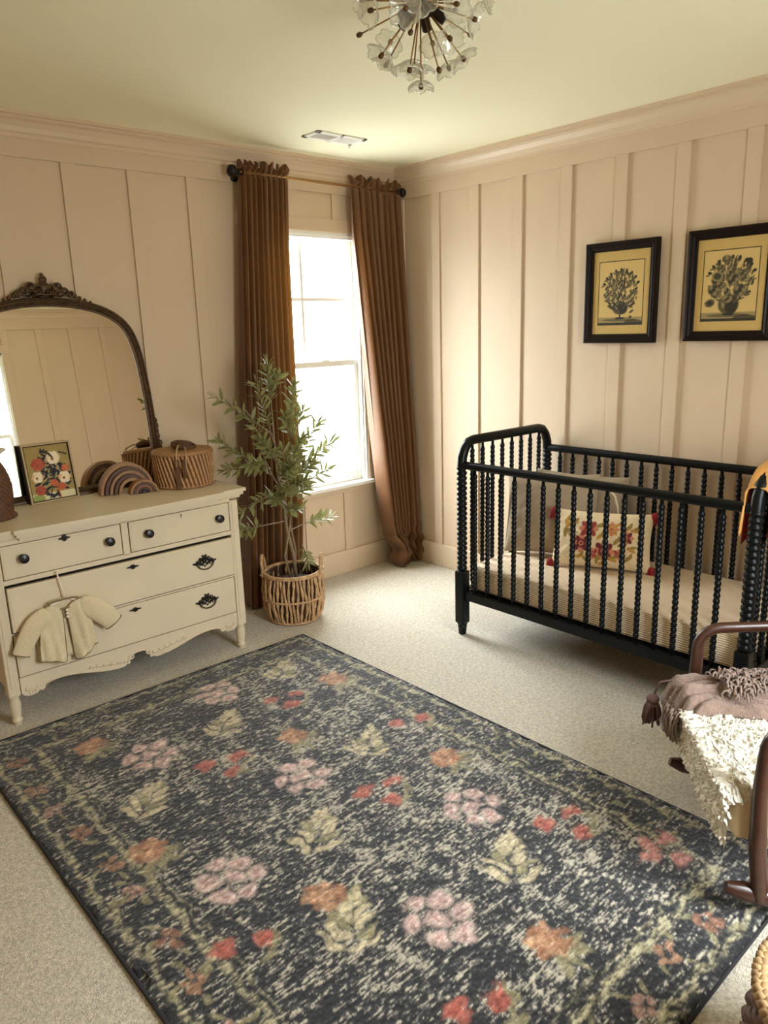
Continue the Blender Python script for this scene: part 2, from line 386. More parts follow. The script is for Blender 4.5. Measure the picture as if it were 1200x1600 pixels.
# ------------------------------------------------------------------ rug
def build_rug():
    Wd, Ln = 1.54, 2.39; nx, ny = 400, 620
    u = np.linspace(0, Wd, nx)[:, None]*np.ones((1, ny)); v = np.ones((nx, 1))*np.linspace(0, Ln, ny)[None, :]
    def blur(a, kx, ky):
        for ax, k in ((0, kx), (1, ky)):
            if k < 2: continue
            c = np.cumsum(np.concatenate([a.take(range(-k, 0), ax), a, a.take(range(0, k), ax)], ax), ax)
            n = a.shape[ax]
            a = (c.take(range(2*k, 2*k+n), ax)-c.take(range(k, k+n), ax))/k if False else (c.take(range(k+k//2, k+k//2+n), ax)-c.take(range(k//2, k//2+n), ax))/k
        return a
    def nrm(a): return (a-a.mean())/a.std()
    n0 = RNG.random((nx, ny))
    streak = nrm(blur(RNG.random((nx, ny)), 5, 1))*0.58 + nrm(blur(RNG.random((nx, ny)), 3, 2))*0.46 + nrm(blur(RNG.random((nx, ny)), 10, 3))*0.36
    dens = nrm(blur(blur(RNG.random((nx, ny)), 34, 34), 16, 16)); fine = nrm(blur(RNG.random((nx, ny)), 12, 12))
    wx = 0.006*nrm(blur(blur(RNG.random((nx, ny)), 9, 9), 5, 5)); wy = 0.006*nrm(blur(blur(RNG.random((nx, ny)), 9, 9), 5, 5))
    U = u+wx; V = v+wy
    dark = np.array(S(27, 28, 32)[:3]); mid = np.array(S(98, 95, 90)[:3]); cream = np.array(S(176, 168, 148)[:3])
    C = np.ones((nx, ny, 3))*dark
    def mixin(mask, c):
        nonlocal C
        C = C*(1-mask[..., None]) + mask[..., None]*np.array(c)[None, None, :]
    d = np.minimum(np.minimum(U, Wd-U), np.minimum(V, Ln-V))
    field = (d > .215)
    amt = np.where(field, .55 + .30*(U/Wd-.5) + .24*dens + .22*fine, .30 + .22*fine)  # more speckle towards the right: window sheen painted into the pile colour
    # thin vine lines through the field carry more speckle
    vine = np.zeros_like(U)
    for k in range(9):
        x0 = .25 + k*.13
        vine = np.maximum(vine, np.exp(-((U-x0-.035*np.sin(V*9+k*2.1))/.020)**2))
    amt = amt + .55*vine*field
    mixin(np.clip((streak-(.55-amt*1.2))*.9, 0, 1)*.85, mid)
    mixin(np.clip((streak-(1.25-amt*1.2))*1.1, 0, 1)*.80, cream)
    sage = S(168, 160, 128)[:3]
    # border lines
    for dd, w_, st in ((.040, .010, .85), (.172, .013, .95), (.203, .005, .5)):
        ln = np.exp(-((d-dd)/w_)**4)*np.clip(.75+.45*streak, 0, 1)*st
        mixin(ln, sage)
    def blob(cx, cy, rx, ry, col, rot=0, st=.86, soft=.30, jag=.5):
        a = (U-cx)*math.cos(rot)+(V-cy)*math.sin(rot); bq = -(U-cx)*math.sin(rot)+(V-cy)*math.cos(rot)
        r = np.sqrt((a/rx)**2+(bq/ry)**2) + jag*.5*streak*.6
        mixin(np.clip((1-r)/soft, 0, 1)*st, col)
    pink = S(204, 174, 164)[:3]; pinkd = S(180, 138, 128)[:3]; red = S(182, 100, 82)[:3]; redd = S(146, 68, 54)[:3]
    org = S(192, 146, 110)[:3]; orgd = S(158, 108, 76)[:3]; leafc = S(200, 186, 150)[:3]; leafd = S(150, 142, 104)[:3]
    # the rug's "up" for each motif is towards the window (+v), motifs lean a little
    for x, y in ((.468, 1.872), (.785, 1.369), (.347, 1.10), (.66, .589), (1.081, .841), (.896, 2.128)):
        for dx, dy in ((0, .0), (-.062, .028), (-.05, -.05), (.012, -.075), (.066, -.028), (.055, .045), (-.004, .078)):
            blob(x+dx, y+dy, .037, .034, pink); blob(x+dx, y+dy, .014, .012, pinkd, st=.7)
            blob(x+dx+.014, y+dy-.01, .012, .010, S(232, 204, 194)[:3], st=.6)
    for dx, dy in ((-.05, .02), (.0, .05), (.06, .02), (.01, -.04)):
        blob(1.356+dx-.04, .305+dy, .036, .032, S(206, 140, 128)[:3])
    for i, (x, y) in enumerate(((.633, 1.619), (1.072, 1.868), (.931, 1.109), (1.227, .584), (1.32, 1.379), (.244, .873), (.537, .349))):
        for dx, dy in (((-.052, .04), (.058, .018), (-.005, -.055)) if i < 4 else ((-.045, .02), (.05, -.02))):
            blob(x+dx, y+dy, .042, .034, red); blob(x+dx, y+dy, .022, .016, redd, .6, .75); blob(x+dx+.012, y+dy+.008, .012, .008, red)
        for dx, dy, r in ((.05, -.06, .6), (.085, -.035, 1.3), (.03, -.085, -.2)): blob(x+dx, y+dy, .034, .012, leafd, r, .75)
    for x, y in ((.335, 2.097), (.917, 1.613), (.224, 1.378), (.495, .861), (1.333, 1.882), (1.226, 1.10), (.803, .348)):
        for k in range(4): blob(x+.055*math.cos(k*.7-2.2), y-.035+.05*math.sin(k*.7-2.2), .045, .018, leafd, k*.7-2.2, .75)
        for k in range(7): blob(x+.036*math.cos(k*.9), y+.036*math.sin(k*.9), .030, .026, org if k % 2 else orgd, k)
        blob(x, y, .03, .028, org); blob(x+.006, y+.004, .014, .012, orgd)
    for x, y in ((1.209, 2.10), (.77, 1.861), (.329, 1.604), (.637, 1.077), (1.081, 1.353), (.472, .72), (.96, .584)):
        ax_ = .75
        for k in range(5):
            q = -.075+.036*k
            for sd in (-1, 1):
                a = ax_+sd*(.95-.12*k); px_, py_ = x+q*math.cos(ax_), y+q*math.sin(ax_); Lf = .056-.006*k
                blob(px_+Lf*math.cos(a), py_+Lf*math.sin(a), Lf, .0165, leafc if (k+sd) % 3 else leafd, a, .85, .3, .35)
        blob(x+.115*math.cos(ax_), y+.115*math.sin(ax_), .036, .015, leafc, ax_, .85)
        blob(x-.01, y-.01, .11, .007, dark, ax_, .4)
    # border flowers and sprigs
    per = []
    k = 0
    for t in np.arange(.30, Ln-.2, .185): per += [(.105, t), (Wd-.105, t+.06)]
    for t in np.arange(.25, Wd-.2, .185): per += [(t, .105), (t+.05, Ln-.105)]
    for i, (x, y) in enumerate(per):
        cc = (S(176, 132, 100)[:3], S(184, 144, 124)[:3], S(164, 114, 86)[:3])[i % 3]; jx = .02*math.sin(i*2.7); x += jx; y += .02*math.cos(i*1.9)
        if i % 2 == 0:
            for q in range(4): blob(x+.022*math.cos(q*1.6+i), y+.022*math.sin(q*1.6+i), .019, .015, cc, q, .7)
        for q in range(4): blob(x+.05*math.cos(q*1.57+i*.8), y+.06*math.sin(q*1.57+i*.8), .026, .010, leafd, q*1.57+i*.8+.4, .75)
    C *= (1+.30*np.clip(streak, -2, 2))[..., None]
    C = np.clip(C, .004, .9)
    x0, y0 = -2.87, -3.04
    P = np.empty((nx, ny, 3))
    edge = np.clip(d/.012, 0, 1)
    zz = .004 + .008*np.sqrt(edge) + edge*(.0010*np.clip(streak, -2, 2) + .0005*nrm(n0))
    xx = x0+u; yy = y0+v
    dd = np.minimum(np.minimum(u, Wd-u), np.minimum(v, Ln-v))
    zz = np.where(dd < 1e-6, 0.001, zz)
    ewob = .004*np.sin(v*21)+.003*np.sin(v*47); P[..., 0] = xx + np.where(u < .02, ewob, 0); P[..., 1] = yy; P[..., 2] = zz
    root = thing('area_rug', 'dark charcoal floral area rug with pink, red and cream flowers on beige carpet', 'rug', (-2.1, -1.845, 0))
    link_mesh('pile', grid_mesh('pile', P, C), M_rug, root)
    m = MB(); r = .006
    m.tube([(x0, y0, r), (x0+Wd, y0, r), (x0+Wd, y0+Ln, r), (x0, y0+Ln, r), (x0, y0, r)], r, 6)
    m.build('bound_edge', M_rugb, root, True)
build_rug()

# ------------------------------------------------------------------ dresser
DT = .803; DF = -.560
def build_dresser():
    R0 = thing('dresser', 'cream painted antique dresser with scalloped apron and dark knobs under the mirror', 'dresser', (-2.15, -.30, 0))
    c = MB()
    xl, xr, yb = -2.700, -1.600, -.035
    for x0, x1 in ((xl, xl+.047), (xr-.047, xr)):
        c.bb(x0, x1, DF-.005, DF+.045, .125, .75, .006); c.bb(x0, x1, yb-.05, yb, .125, .75, .004)
        c.bb(x0+.012, x1-.012, DF-.008, DF, .16, .74, .003)
    c.bb(xl+.01, xl+.03, DF+.04, yb-.02, .15, .75); c.bb(xr-.03, xr-.01, DF+.04, yb-.02, .15, .75)
    c.bb(xl+.03, xr-.03, yb-.02, yb-.01, .15, .75)
    c.bb(xl+.04, xr-.04, DF-.002, DF+.03, .586, .606, .002)      # rail under top drawers
    c.bb(xl+.04, xr-.04, DF-.002, DF+.03, .744, .762, .002)
    c.bb(-2.170, -2.140, DF-.002, DF+.03, .60, .75, .002)        # divider
    c.bb(xl+.04, xr-.04, DF-.001, DF+.03, .378, .386, .001)
    c.build('case', M_dress, R0)
    g = MB(); g.bb(xl+.04, xr-.04, DF+.035, DF+.05, .20, .745); g.build('inner_face', M_gap, R0)
    # top: shaped slab with a bowed middle and stepped corner blocks
    t = MB(); poly = []
    n = 24
    poly += [(xl-.045, yb-.0), (xl-.045, -.575), (-2.607, -.580)]
    for i in range(n+1):
        s = i/n; x = -2.600 + s*(.915); poly.append((x, -.598 - .016*math.sin(PI*s)))
    poly += [(-1.678, -.580), (xr+.045, -.575), (xr+.045, yb)]
    t.prism(poly, .016, lambda u, v, q: Vector((u, v, DT-.016+q)))
    poly2 = [(x+(.010 if x < -2.15 else -.010), y+(.010 if y < -.3 else 0)) for x, y in poly]
    t.prism(poly2, .016, lambda u, v, q: Vector((u, v, DT-.032+q)))
    poly3 = [(x+(.022 if x < -2.15 else -.022), y+(.022 if y < -.3 else 0)) for x, y in poly]
    t.prism(poly3, .014, lambda u, v, q: Vector((u, v, DT-.046+q)))
    t.build('top', M_dress, R0)
    for x in (xl+.0235, xr-.0235):
        for y in (DF+.021, yb-.025):
            MB().lathe([(.022, .128), (.024, .122), (.019, .114), (.021, .104), (.0235, .085), (.020, .05), (.0165, .028), (.021, .022), (.021, .016), (.018, .012), (.014, .0)], (x, y, 0), 16).build('leg', M_dress, R0, True, 50)
    # apron with scrolled bottom edge
    pts = [(-1.647, .195), (-1.647, .130), (-1.655, .118), (-1.672, .110), (-1.692, .109), (-1.708, .113), (-1.716, .122), (-1.726, .117), (-1.736, .120), (-1.742, .132), (-1.760, .141), (-1.79, .145), (-1.83, .144), (-1.87, .138), (-1.92, .126), (-1.97, .113), (-2.01, .105), (-2.05, .101), (-2.075, .103), (-2.088, .112), (-2.094, .106), (-2.101, .112), (-2.103, .128), (-2.115, .142), (-2.13, .149)]
    mir = [(-4.296-x, z) for x, z in reversed(pts)]
    a = MB(); a.prism(pts+mir, .020, lambda u, v, q: Vector((u, DF+.003+q, v))); ap = a.build('apron', M_dress, R0)
    cv = MB()
    for sgn in (1, -1):
        X = lambda x: x if sgn == 1 else -4.296-x
        for i in range(6):
            x = -1.93-.030*i; z = .150-.0045*i
            cv.sph((X(x), DF+.002, z), .010, 8, (1.2, .55, .75), Euler((0, .5*sgn, 0)).to_matrix())
            cv.sph((X(x-.012), DF+.002, z-.008), .006, 8, (1.2, .6, .6))
        cv.torus((X(-1.690), DF+.002, .126), .012, .004, (0, 1, 0), 16, 6); cv.sph((X(-1.690), DF+.002, .126), .005, 8)
        cv.sph((X(-1.668), DF+.002, .142), .008, 8, (.8, .5, 1.3)); cv.sph((X(-1.708), DF+.002, .140), .006, 8, (1, .5, 1))
        cv.torus((X(-2.108), DF+.002, .138), .010, .0035, (0, 1, 0), 16, 6); cv.sph((X(-2.095), DF+.002, .122), .006, 8, (1, .6, 1))
        path = [(X(x), DF+.002, z+.004) for x, z in pts[9:18]]; cv.tube(path, .0035, 6)
    cv.build('carving', M_dress, ap, True)
    def knob(x, z, d, y):
        k = MB(); k.lathe([(.014, 0), (.014, .003), (.007, .006), (.007, .013), (.016, .018), (.0195, .024), (.0175, .031), (.009, .034), (.0, .035)], (x, y, z), 18, (0, -1, 0)); k.build('knob', M_knob, d, True, 40)
    def esc(x, z, d, y, w=.026, h=.013, up=0):
        e = MB(); po = [(w*1.0, 0), (w*.62, h*.35), (w*.42, h*.30), (w*.25, h*.8+up), (0, h+up), (-w*.25, h*.8+up), (-w*.42, h*.30), (-w*.62, h*.35), (-w, 0), (-w*.62, -h*.35), (-w*.4, -h*.35), (-w*.2, -h*.9), (0, -h), (w*.2, -h*.9), (w*.4, -h*.35), (w*.62, -h*.35)]
        e.prism(po, .004, lambda u, v, q: Vector((x+u, y-q, z+v))); e.sph((x, y-.004, z), .004, 8); e.build('escutcheon', M_brassd, d)
    def pull(x, z, d, y):
        p = MB()
        for dx, dz, r in ((-.046, .004, .008), (.046, .004, .008), (-.056, .006, .0055), (.056, .006, .0055), (-.036, .010, .010), (.036, .010, .010), (-.024, .004, .010), (.024, .004, .010), (-.014, .020, .011), (.014, .020, .011), (0, .030, .010), (0, .010, .013), (-.012, -.004, .008), (.012, -.004, .008), (0, -.012, .006), (-.008, .036, .006), (.009, .036, .006)):
            p.sph((x+dx, y-.001, z+dz), r, 8, (1, .38, .9))
        for dx, dz in ((-.022, .022), (.022, .022), (-.030, -.002), (.030, -.002), (0, .022)): p.torus((x+dx, y-.004, z+dz), .007, .002, (0, 1, 0), 12, 5)
        o = p.build('drawer_pull', M_brassd, d, True)
        q = MB(); bp = []
        for i in range(15):
            a_ = PI+PI*i/14; bp.append((x+.041*math.cos(a_), y-.010-.004*math.sin(PI*i/14), z+.004+.030*math.sin(a_)))
        q.tube(bp, .0028, 8)
        for i in (0, -1): q.sph(bp[i], .005, 8)
        return o, q
    def drawer(x0, x1, z0, z1, y, lip=.004):
        d = MB(); d.bb(x0, x1, y, y+.022, z0, z1, .003)
        d.bb(x0+.008, x1-.008, y-.0012, y+.01, z0+.008, z1-.008, .001)
        d.bb(x0+.02, x1-.02, y+.02, y+.034, z0+.01, z1-.02)
        return d.build('drawer', M_dress, R0)
    dl = drawer(-2.650, -2.174, .609, .742, DF-.004); knob(-2.574, .686, dl, DF-.005); knob(-2.231, .681, dl, DF-.005); esc(-2.408, .731, dl, DF-.005, up=.003)
    dr = drawer(-2.136, -1.650, .609, .742, DF-.004); knob(-2.057, .680, dr, DF-.005); knob(-1.710, .680, dr, DF-.005)
    k = MB(); k.bb(-1.8945, -1.8915, DF-.0065, DF-.004, .718, .733); k.sph((-1.893, DF-.005, .731), .0028, 8); k.build('keyhole', M_gap, dr)
    d2 = drawer(-2.649, -1.650, .392, .574, DF-.012)
    esc(-2.143, .548, d2, DF-.013, .030, .010)
    d3 = drawer(-2.649, -1.650, .200, .376, DF-.004)
    esc(-2.150, .352, d3, DF-.005, .030, .010)
    for dd_, z, y in ((d2, .484, DF-.013), (d3, .292, DF-.005)):
        for x in ((-1.802,) if dd_ is d2 else (-1.802, -2.495)):
            o, q = pull(x, z, dd_, y); bail = q.build('bail', M_brassd, dd_, True)
build_dresser()

# ------------------------------------------------------------------ mirror on the dresser
def build_mirror():
    cx, hw, zs, zt_ = -2.180, .435, .52, .905
    tilt = math.radians(4.87)
    R0 = thing('arched_mirror', 'arched antique mirror with carved crest leaning on the wall above the dresser', 'mirror', (cx, -.098, DT+.001))
    def T(x, z, d):     # d = towards the room
        y = -d; return Vector((cx+x, -.098 + y*math.cos(tilt) + z*math.sin(tilt), DT+.001 + z*math.cos(tilt) - y*math.sin(tilt)*0 + (d*math.sin(tilt))))
    out = []
    # right side up, shoulder curve, shallow arch
    sh = [(.435, 0), (.435, .30), (.430, .45), (.420, .58), (.405, .68), (.378, .755), (.335, .805), (.275, .842), (.20, .868), (.10, .885), (0, .890)]
    # smooth
    full = sh + [(-x, z) for x, z in reversed(sh[:-1])]
    def sm(pts, n):
        P = np.array(pts); t = np.r_[0, np.cumsum(np.hypot(*np.diff(P, axis=0).T))]
        q = np.linspace(0, t[-1], n); r = np.c_[np.interp(q, t, P[:, 0]), np.interp(q, t, P[:, 1])]
        for _ in range(6): r[1:-1] = .25*r[:-2]+.5*r[1:-1]+.25*r[2:]
        return r
    arc = sm(full, 121)
    def off(a, dist):
        tn = np.gradient(a, axis=0); tn /= np.linalg.norm(tn, axis=1)[:, None]; nn = np.c_[tn[:, 1], -tn[:, 0]]
        return a+nn*dist
    prof = [(.0, .0), (.0, .022), (-.004, .028), (-.010, .030), (-.014, .026), (-.018, .026), (-.022, .030), (-.028, .027), (-.032, .020), (-.038, .018), (-.040, .012), (-.040, .0)]
    f = MB()
    loop = np.vstack([arc, [[-.435, 0.0]], ])
    rings = []
    for dd_, hh in prof:
        a = off(arc, dd_); rings.append([f.bm.verts.new(T(p[0], max(p[1], 0), hh)) for p in a])
    for i in range(len(prof)-1):
        for k in range(len(arc)-1):
            f.bm.faces.new((rings[i][k], rings[i][k+1], rings[i+1][k+1], rings[i+1][k]))
    # bottom rail
    rp = [(.0, .0), (.0, .030), (.008, .030), (.012, .024), (.022, .028), (.030, .018), (.034, .012), (.034, 0)]
    a = [[f.bm.verts.new(T(s*.435, z, h)) for z, h in rp] for s in (-1, 1)]
    for k in range(len(rp)-1): f.bm.faces.new((a[0][k], a[1][k], a[1][k+1], a[0][k+1]))
    f.bm.faces.new(a[0]); f.bm.faces.new(list(reversed(a[1])))
    fr = f.build('frame', M_gilt, R0, True, 35)
    # bead course
    bd = MB(); e = off(arc, -.012)
    P = e; t = np.r_[0, np.cumsum(np.hypot(*np.diff(P, axis=0).T))]
    for q in np.arange(.02, t[-1], .0125):
        bd.sph(T(np.interp(q, t, P[:, 0]), np.interp(q, t, P[:, 1]), .029), .0048, 6)
    bd.build('beading', M_gilt, fr, True)
    # crest
    c = MB()
    def s3(x, z, d, r, sc_=(1, 1, 1)): c.sph(T(x, z, d), r, 10, sc_)
    for sx in (-1, 1):
        for i, (x, z, r) in enumerate(((.03, .905, .018), (.052, .925, .022), (.07, .905, .016), (.09, .918, .016), (.11, .903, .014), (.13, .896, .012), (.152, .886, .010), (.175, .878, .008), (.20, .868, .007))):
            s3(sx*x, z, .016, r, (1, .6, 1))
        for x, z, R_ in ((.028, .925, .016), (.058, .932, .017), (.088, .912, .014), (.115, .902, .011)):
            c.torus(T(sx*x, z, .024), R_, .005, (0, -1, 0), 16, 6)
        for i in range(4):
            c.tube([T(sx*(.008+.010*i), .892, .026), T(sx*(.010+.012*i), .915, .030), T(sx*(.014+.018*i), .938-.004*i, .022)], [.005, .005, .002], 6)
    s3(0, .93, .018, .026, (1, .6, 1.2)); s3(0, .965, .016, .016, (1, .7, 1)); s3(0, .985, .014, .009); c.torus(T(0, .965, .022), .014, .004, (0, -1, 0), 14, 6)
    c.tube([T(-.06, .893, .03), T(-.03, .902, .034), T(0, .896, .036), T(.03, .902, .034), T(.06, .893, .03)], .006, 6)
    c.build('carved_crest', M_gilt, R0, True)
    for sx in (-1, 1):
        c = MB()
        for i, (z, r) in enumerate(((.30, .012), (.275, .010), (.25, .013), (.225, .011), (.20, .013), (.17, .015), (.14, .013), (.11, .016), (.085, .018), (.06, .014))):
            c.sph(T(sx*(.434+.005*(i % 2)), z, .016), r*1.08, 10, (.85, .6, 1.25))
        c.torus(T(sx*.444, .085, .02), .016, .005, (0, -1, 0), 14, 6); c.torus(T(sx*.440, .19, .02), .011, .004, (0, -1, 0), 14, 6)
        c.build('side_ornament', M_gilt, R0, True)
    g = MB(); inn = off(arc, -.036)
    vs = [g.bm.verts.new(T(p[0], max(p[1], .03), .012)) for p in inn]
    g.bm.faces.new(vs); g.build('mirror_glass', M_mirror, R0)
    bk = MB(); bp = [(p[0], max(p[1], .002)) for p in off(arc, -.006)]
    bk.prism(bp, .010, lambda u, v, q: T(u, v, -.002+q)); bk.build('backing', M_gap, R0)
build_mirror()

# ------------------------------------------------------------------ painted pictures (colour laid on fine grids)
def pic_grid(w, h, nx, ny):
    return np.linspace(-w/2, w/2, nx)[:, None]*np.ones((1, ny)), np.ones((nx, 1))*np.linspace(0, h, ny)[None, :]
class Painter:
    def __init__(s, w, h, nx, ny, bg, mott=.05, seed=1):
        s.u, s.v = pic_grid(w, h, nx, ny); r = np.random.default_rng(seed); s.r = r
        a = r.random((nx//6+2, ny//6+2)); a = np.kron(a, np.ones((6, 6)))[:nx, :ny]
        s.n = r.random((nx, ny))
        s.C = np.ones((nx, ny, 3))*np.array(bg[:3])*(1+mott*(a-.5)[..., None])
    def e(s, cx, cy, rx, ry, col, rot=0, st=1.0, soft=.15, jag=0.0):
        a = (s.u-cx)*math.cos(rot)+(s.v-cy)*math.sin(rot); b_ = -(s.u-cx)*math.sin(rot)+(s.v-cy)*math.cos(rot)
        q = np.sqrt((a/rx)**2+(b_/ry)**2)+jag*(s.n-.5)
        m = (np.clip((1-q)/soft, 0, 1)*st)[..., None]; s.C = s.C*(1-m)+m*np.array(col[:3])
    def rect(s, x0, x1, y0, y1, col, st=1.0):
        m = ((s.u >= x0) & (s.u <= x1) & (s.v >= y0) & (s.v <= y1))[..., None]*st; s.C = s.C*(1-m)+m*np.array(col[:3])
    def line(s, x0, y0, x1, y1, w, col, st=1.0):
        dx, dy = x1-x0, y1-y0; L2 = dx*dx+dy*dy+1e-12
        t = np.clip(((s.u-x0)*dx+(s.v-y0)*dy)/L2, 0, 1); d = np.hypot(s.u-x0-t*dx, s.v-y0-t*dy)
        m = (np.clip((w-d)/(w*.4), 0, 1)*st)[..., None]; s.C = s.C*(1-m)+m*np.array(col[:3])

INK = S(46, 42, 34); INK2 = S(92, 82, 60); INKL = S(150, 132, 92); PAP = S(214, 180, 112); PAPL = S(224, 192, 126)
def bouquet(seed, kind):
    w, h = .295, .385
    p = Painter(w, h, 150, 196, PAP, .06, seed); r = random.Random(seed)
    ix0, ix1, iy0, iy1 = -.115, .115, .045, .335
    p.rect(ix0-.003, ix1+.003, iy0-.003, iy1+.003, INK); p.rect(ix0, ix1, iy0, iy1, PAPL)
    p.rect(ix0, ix1, iy0, iy0+.010, INK); p.rect(ix0, ix1, iy0+.010, iy0+.034, INKL, .8); p.e(0, iy0+.022, .10, .008, INK2, 0, .8); p.e(.07, iy0+.012, .05, .012, INK, 0, .8)
    if kind == 0:
        p.e(0, iy0+.030, .026, .006, INK); p.rect(-.004, .004, iy0+.028, iy0+.05, INK)
        p.e(0, iy0+.078, .044, .034, INK2); p.e(.014, iy0+.076, .026, .030, INK); p.e(-.02, iy0+.085, .008, .02, INKL)
        cx, cy, sx, sy = 0, iy0+.155, .080, .085; nb = 34
    else:
        p.e(0, iy0+.068, .048, .046, INK2); p.e(.012, iy0+.064, .03, .042, INK); p.e(-.022, iy0+.075, .009, .026, INKL); p.e(0, iy0+.026, .026, .006, INK)
        cx, cy, sx, sy = .005, iy0+.165, .085, .085; nb = 26
    for i in range(nb*5):
        a = r.uniform(0, 2*PI); q = math.sqrt(r.random()); x = cx+sx*q*math.cos(a)*1.1; y = cy+sy*q*math.sin(a)*1.1
        rot = math.atan2(y-iy0-.06, x)+r.uniform(-.7, .7); p.e(x, y, r.uniform(.008, .017), r.uniform(.003, .006), INK if r.random() < .6 else INK2, rot, .9)
    for i in range(nb):
        a = r.uniform(0, 2*PI); q = math.sqrt(r.random()); x = cx+sx*q*math.cos(a); y = cy+sy*q*math.sin(a)
        R_ = r.uniform(.008, .015)*(1.5 if kind else 1)
        if kind and r.random() < .3: R_ *= 1.5
        p.e(x, y, R_, R_*.9, INK2 if r.random() < .6 else INKL, 0, .95, .15, .3)
        for k in range(5): p.e(x+R_*.55*math.cos(k*1.26), y+R_*.55*math.sin(k*1.26), R_*.36, R_*.28, INK if k % 2 else INKL, k, .85)
        p.e(x, y, R_*.3, R_*.28, INK)
    for i in range(9):
        a = PI*(.12+.76*i/8); x = cx+sx*1.18*math.cos(a); y = cy+sy*1.12*math.sin(a)
        p.line(cx+.5*(x-cx), cy+.5*(y-cy), x, y, .0018, INK2); p.e(x, y, .010, .007, INK, a); p.e(x-.008, y-.010, .010, .004, INK2, a+.8)
    if kind:
        p.e(-.055, cy+.02, .026, .022, INKL, 0, 1, .12); p.e(-.055, cy+.02, .018, .015, INK, 0, .9); p.e(-.08, iy0+.075, .024, .018, INK2, .3, 1, .15, .3); p.e(-.08, iy0+.075, .012, .010, INK)
        p.e(.075, cy+.075, .015, .013, INK); p.e(-.02, cy+.09, .020, .016, INK2); p.e(-.02, cy+.095, .008, .012, INKL)
    else:
        p.e(.055, iy0+.035, .008, .006, INK); p.e(.06, iy0+.06, .014, .006, INK2, .6)
    return p, w, h
def build_frame(y0, y1, z0, z1, label, seed, kind):
    w, h = y1-y0, z1-z0; yc = (y0+y1)/2; xb = -BT-.002
    R0 = thing('framed_print', label, 'framed picture', (xb, yc, z0), group='framed flower prints over the crib')
    bw = .043
    f = MB()
    prof = [(0, 0), (0, .022), (.004, .028), (.010, .030), (.016, .025), (.022, .026), (.030, .020), (.038, .016), (bw, .012), (bw, 0)]
    P = [(y0, z0), (y1, z0), (y1, z1), (y0, z1)]; sg = [(1, 1), (-1, 1), (-1, -1), (1, -1)]
    R_ = [[f.bm.verts.new((xb-d, P[k][0]+sg[k][0]*o, P[k][1]+sg[k][1]*o)) for o, d in prof] for k in range(4)]
    for k in range(4):
        for i in range(len(prof)-1): f.bm.faces.new((R_[k][i], R_[(k+1) % 4][i], R_[(k+1) % 4][i+1], R_[k][i+1]))
    fo = f.build('frame', M_frame, R0)
    bd = MB()
    q = .0385
    bd.tube([(xb-.0165, y0+q, z0+q), (xb-.0165, y1-q, z0+q), (xb-.0165, y1-q, z1-q), (xb-.0165, y0+q, z1-q), (xb-.0165, y0+q, z0+q)], .0022, 6); bd.build('inner_bead', M_brassd, fo)
    p, pw, ph = bouquet(seed, kind)
    Pm = np.empty(p.u.shape+(3,)); Pm[..., 0] = xb-.010; Pm[..., 1] = yc - p.u*(w-2*bw+.004)/pw; Pm[..., 2] = z0+bw-.002 + p.v*(h-2*bw+.004)/ph
    link_mesh('print', grid_mesh('print', Pm, p.C), M_paper, R0)
    MB().bb(xb-.0135, xb-.0125, y0+bw, y1-bw, z0+bw, z1-bw).build('glass', M_picgl, R0)
    MB().bb(xb-.004, xb, y0+.01, y1-.01, z0+.01, z1-.01).build('backing', M_gap, R0)
build_frame(-1.783, -1.400, 1.412, 1.884, 'dark framed print of a footed urn bouquet on the crib wall nearer the window', 3, 0)
build_frame(-2.305, -1.922, 1.418, 1.890, 'dark framed print of large roses in a round vase, farther from the window', 8, 1)

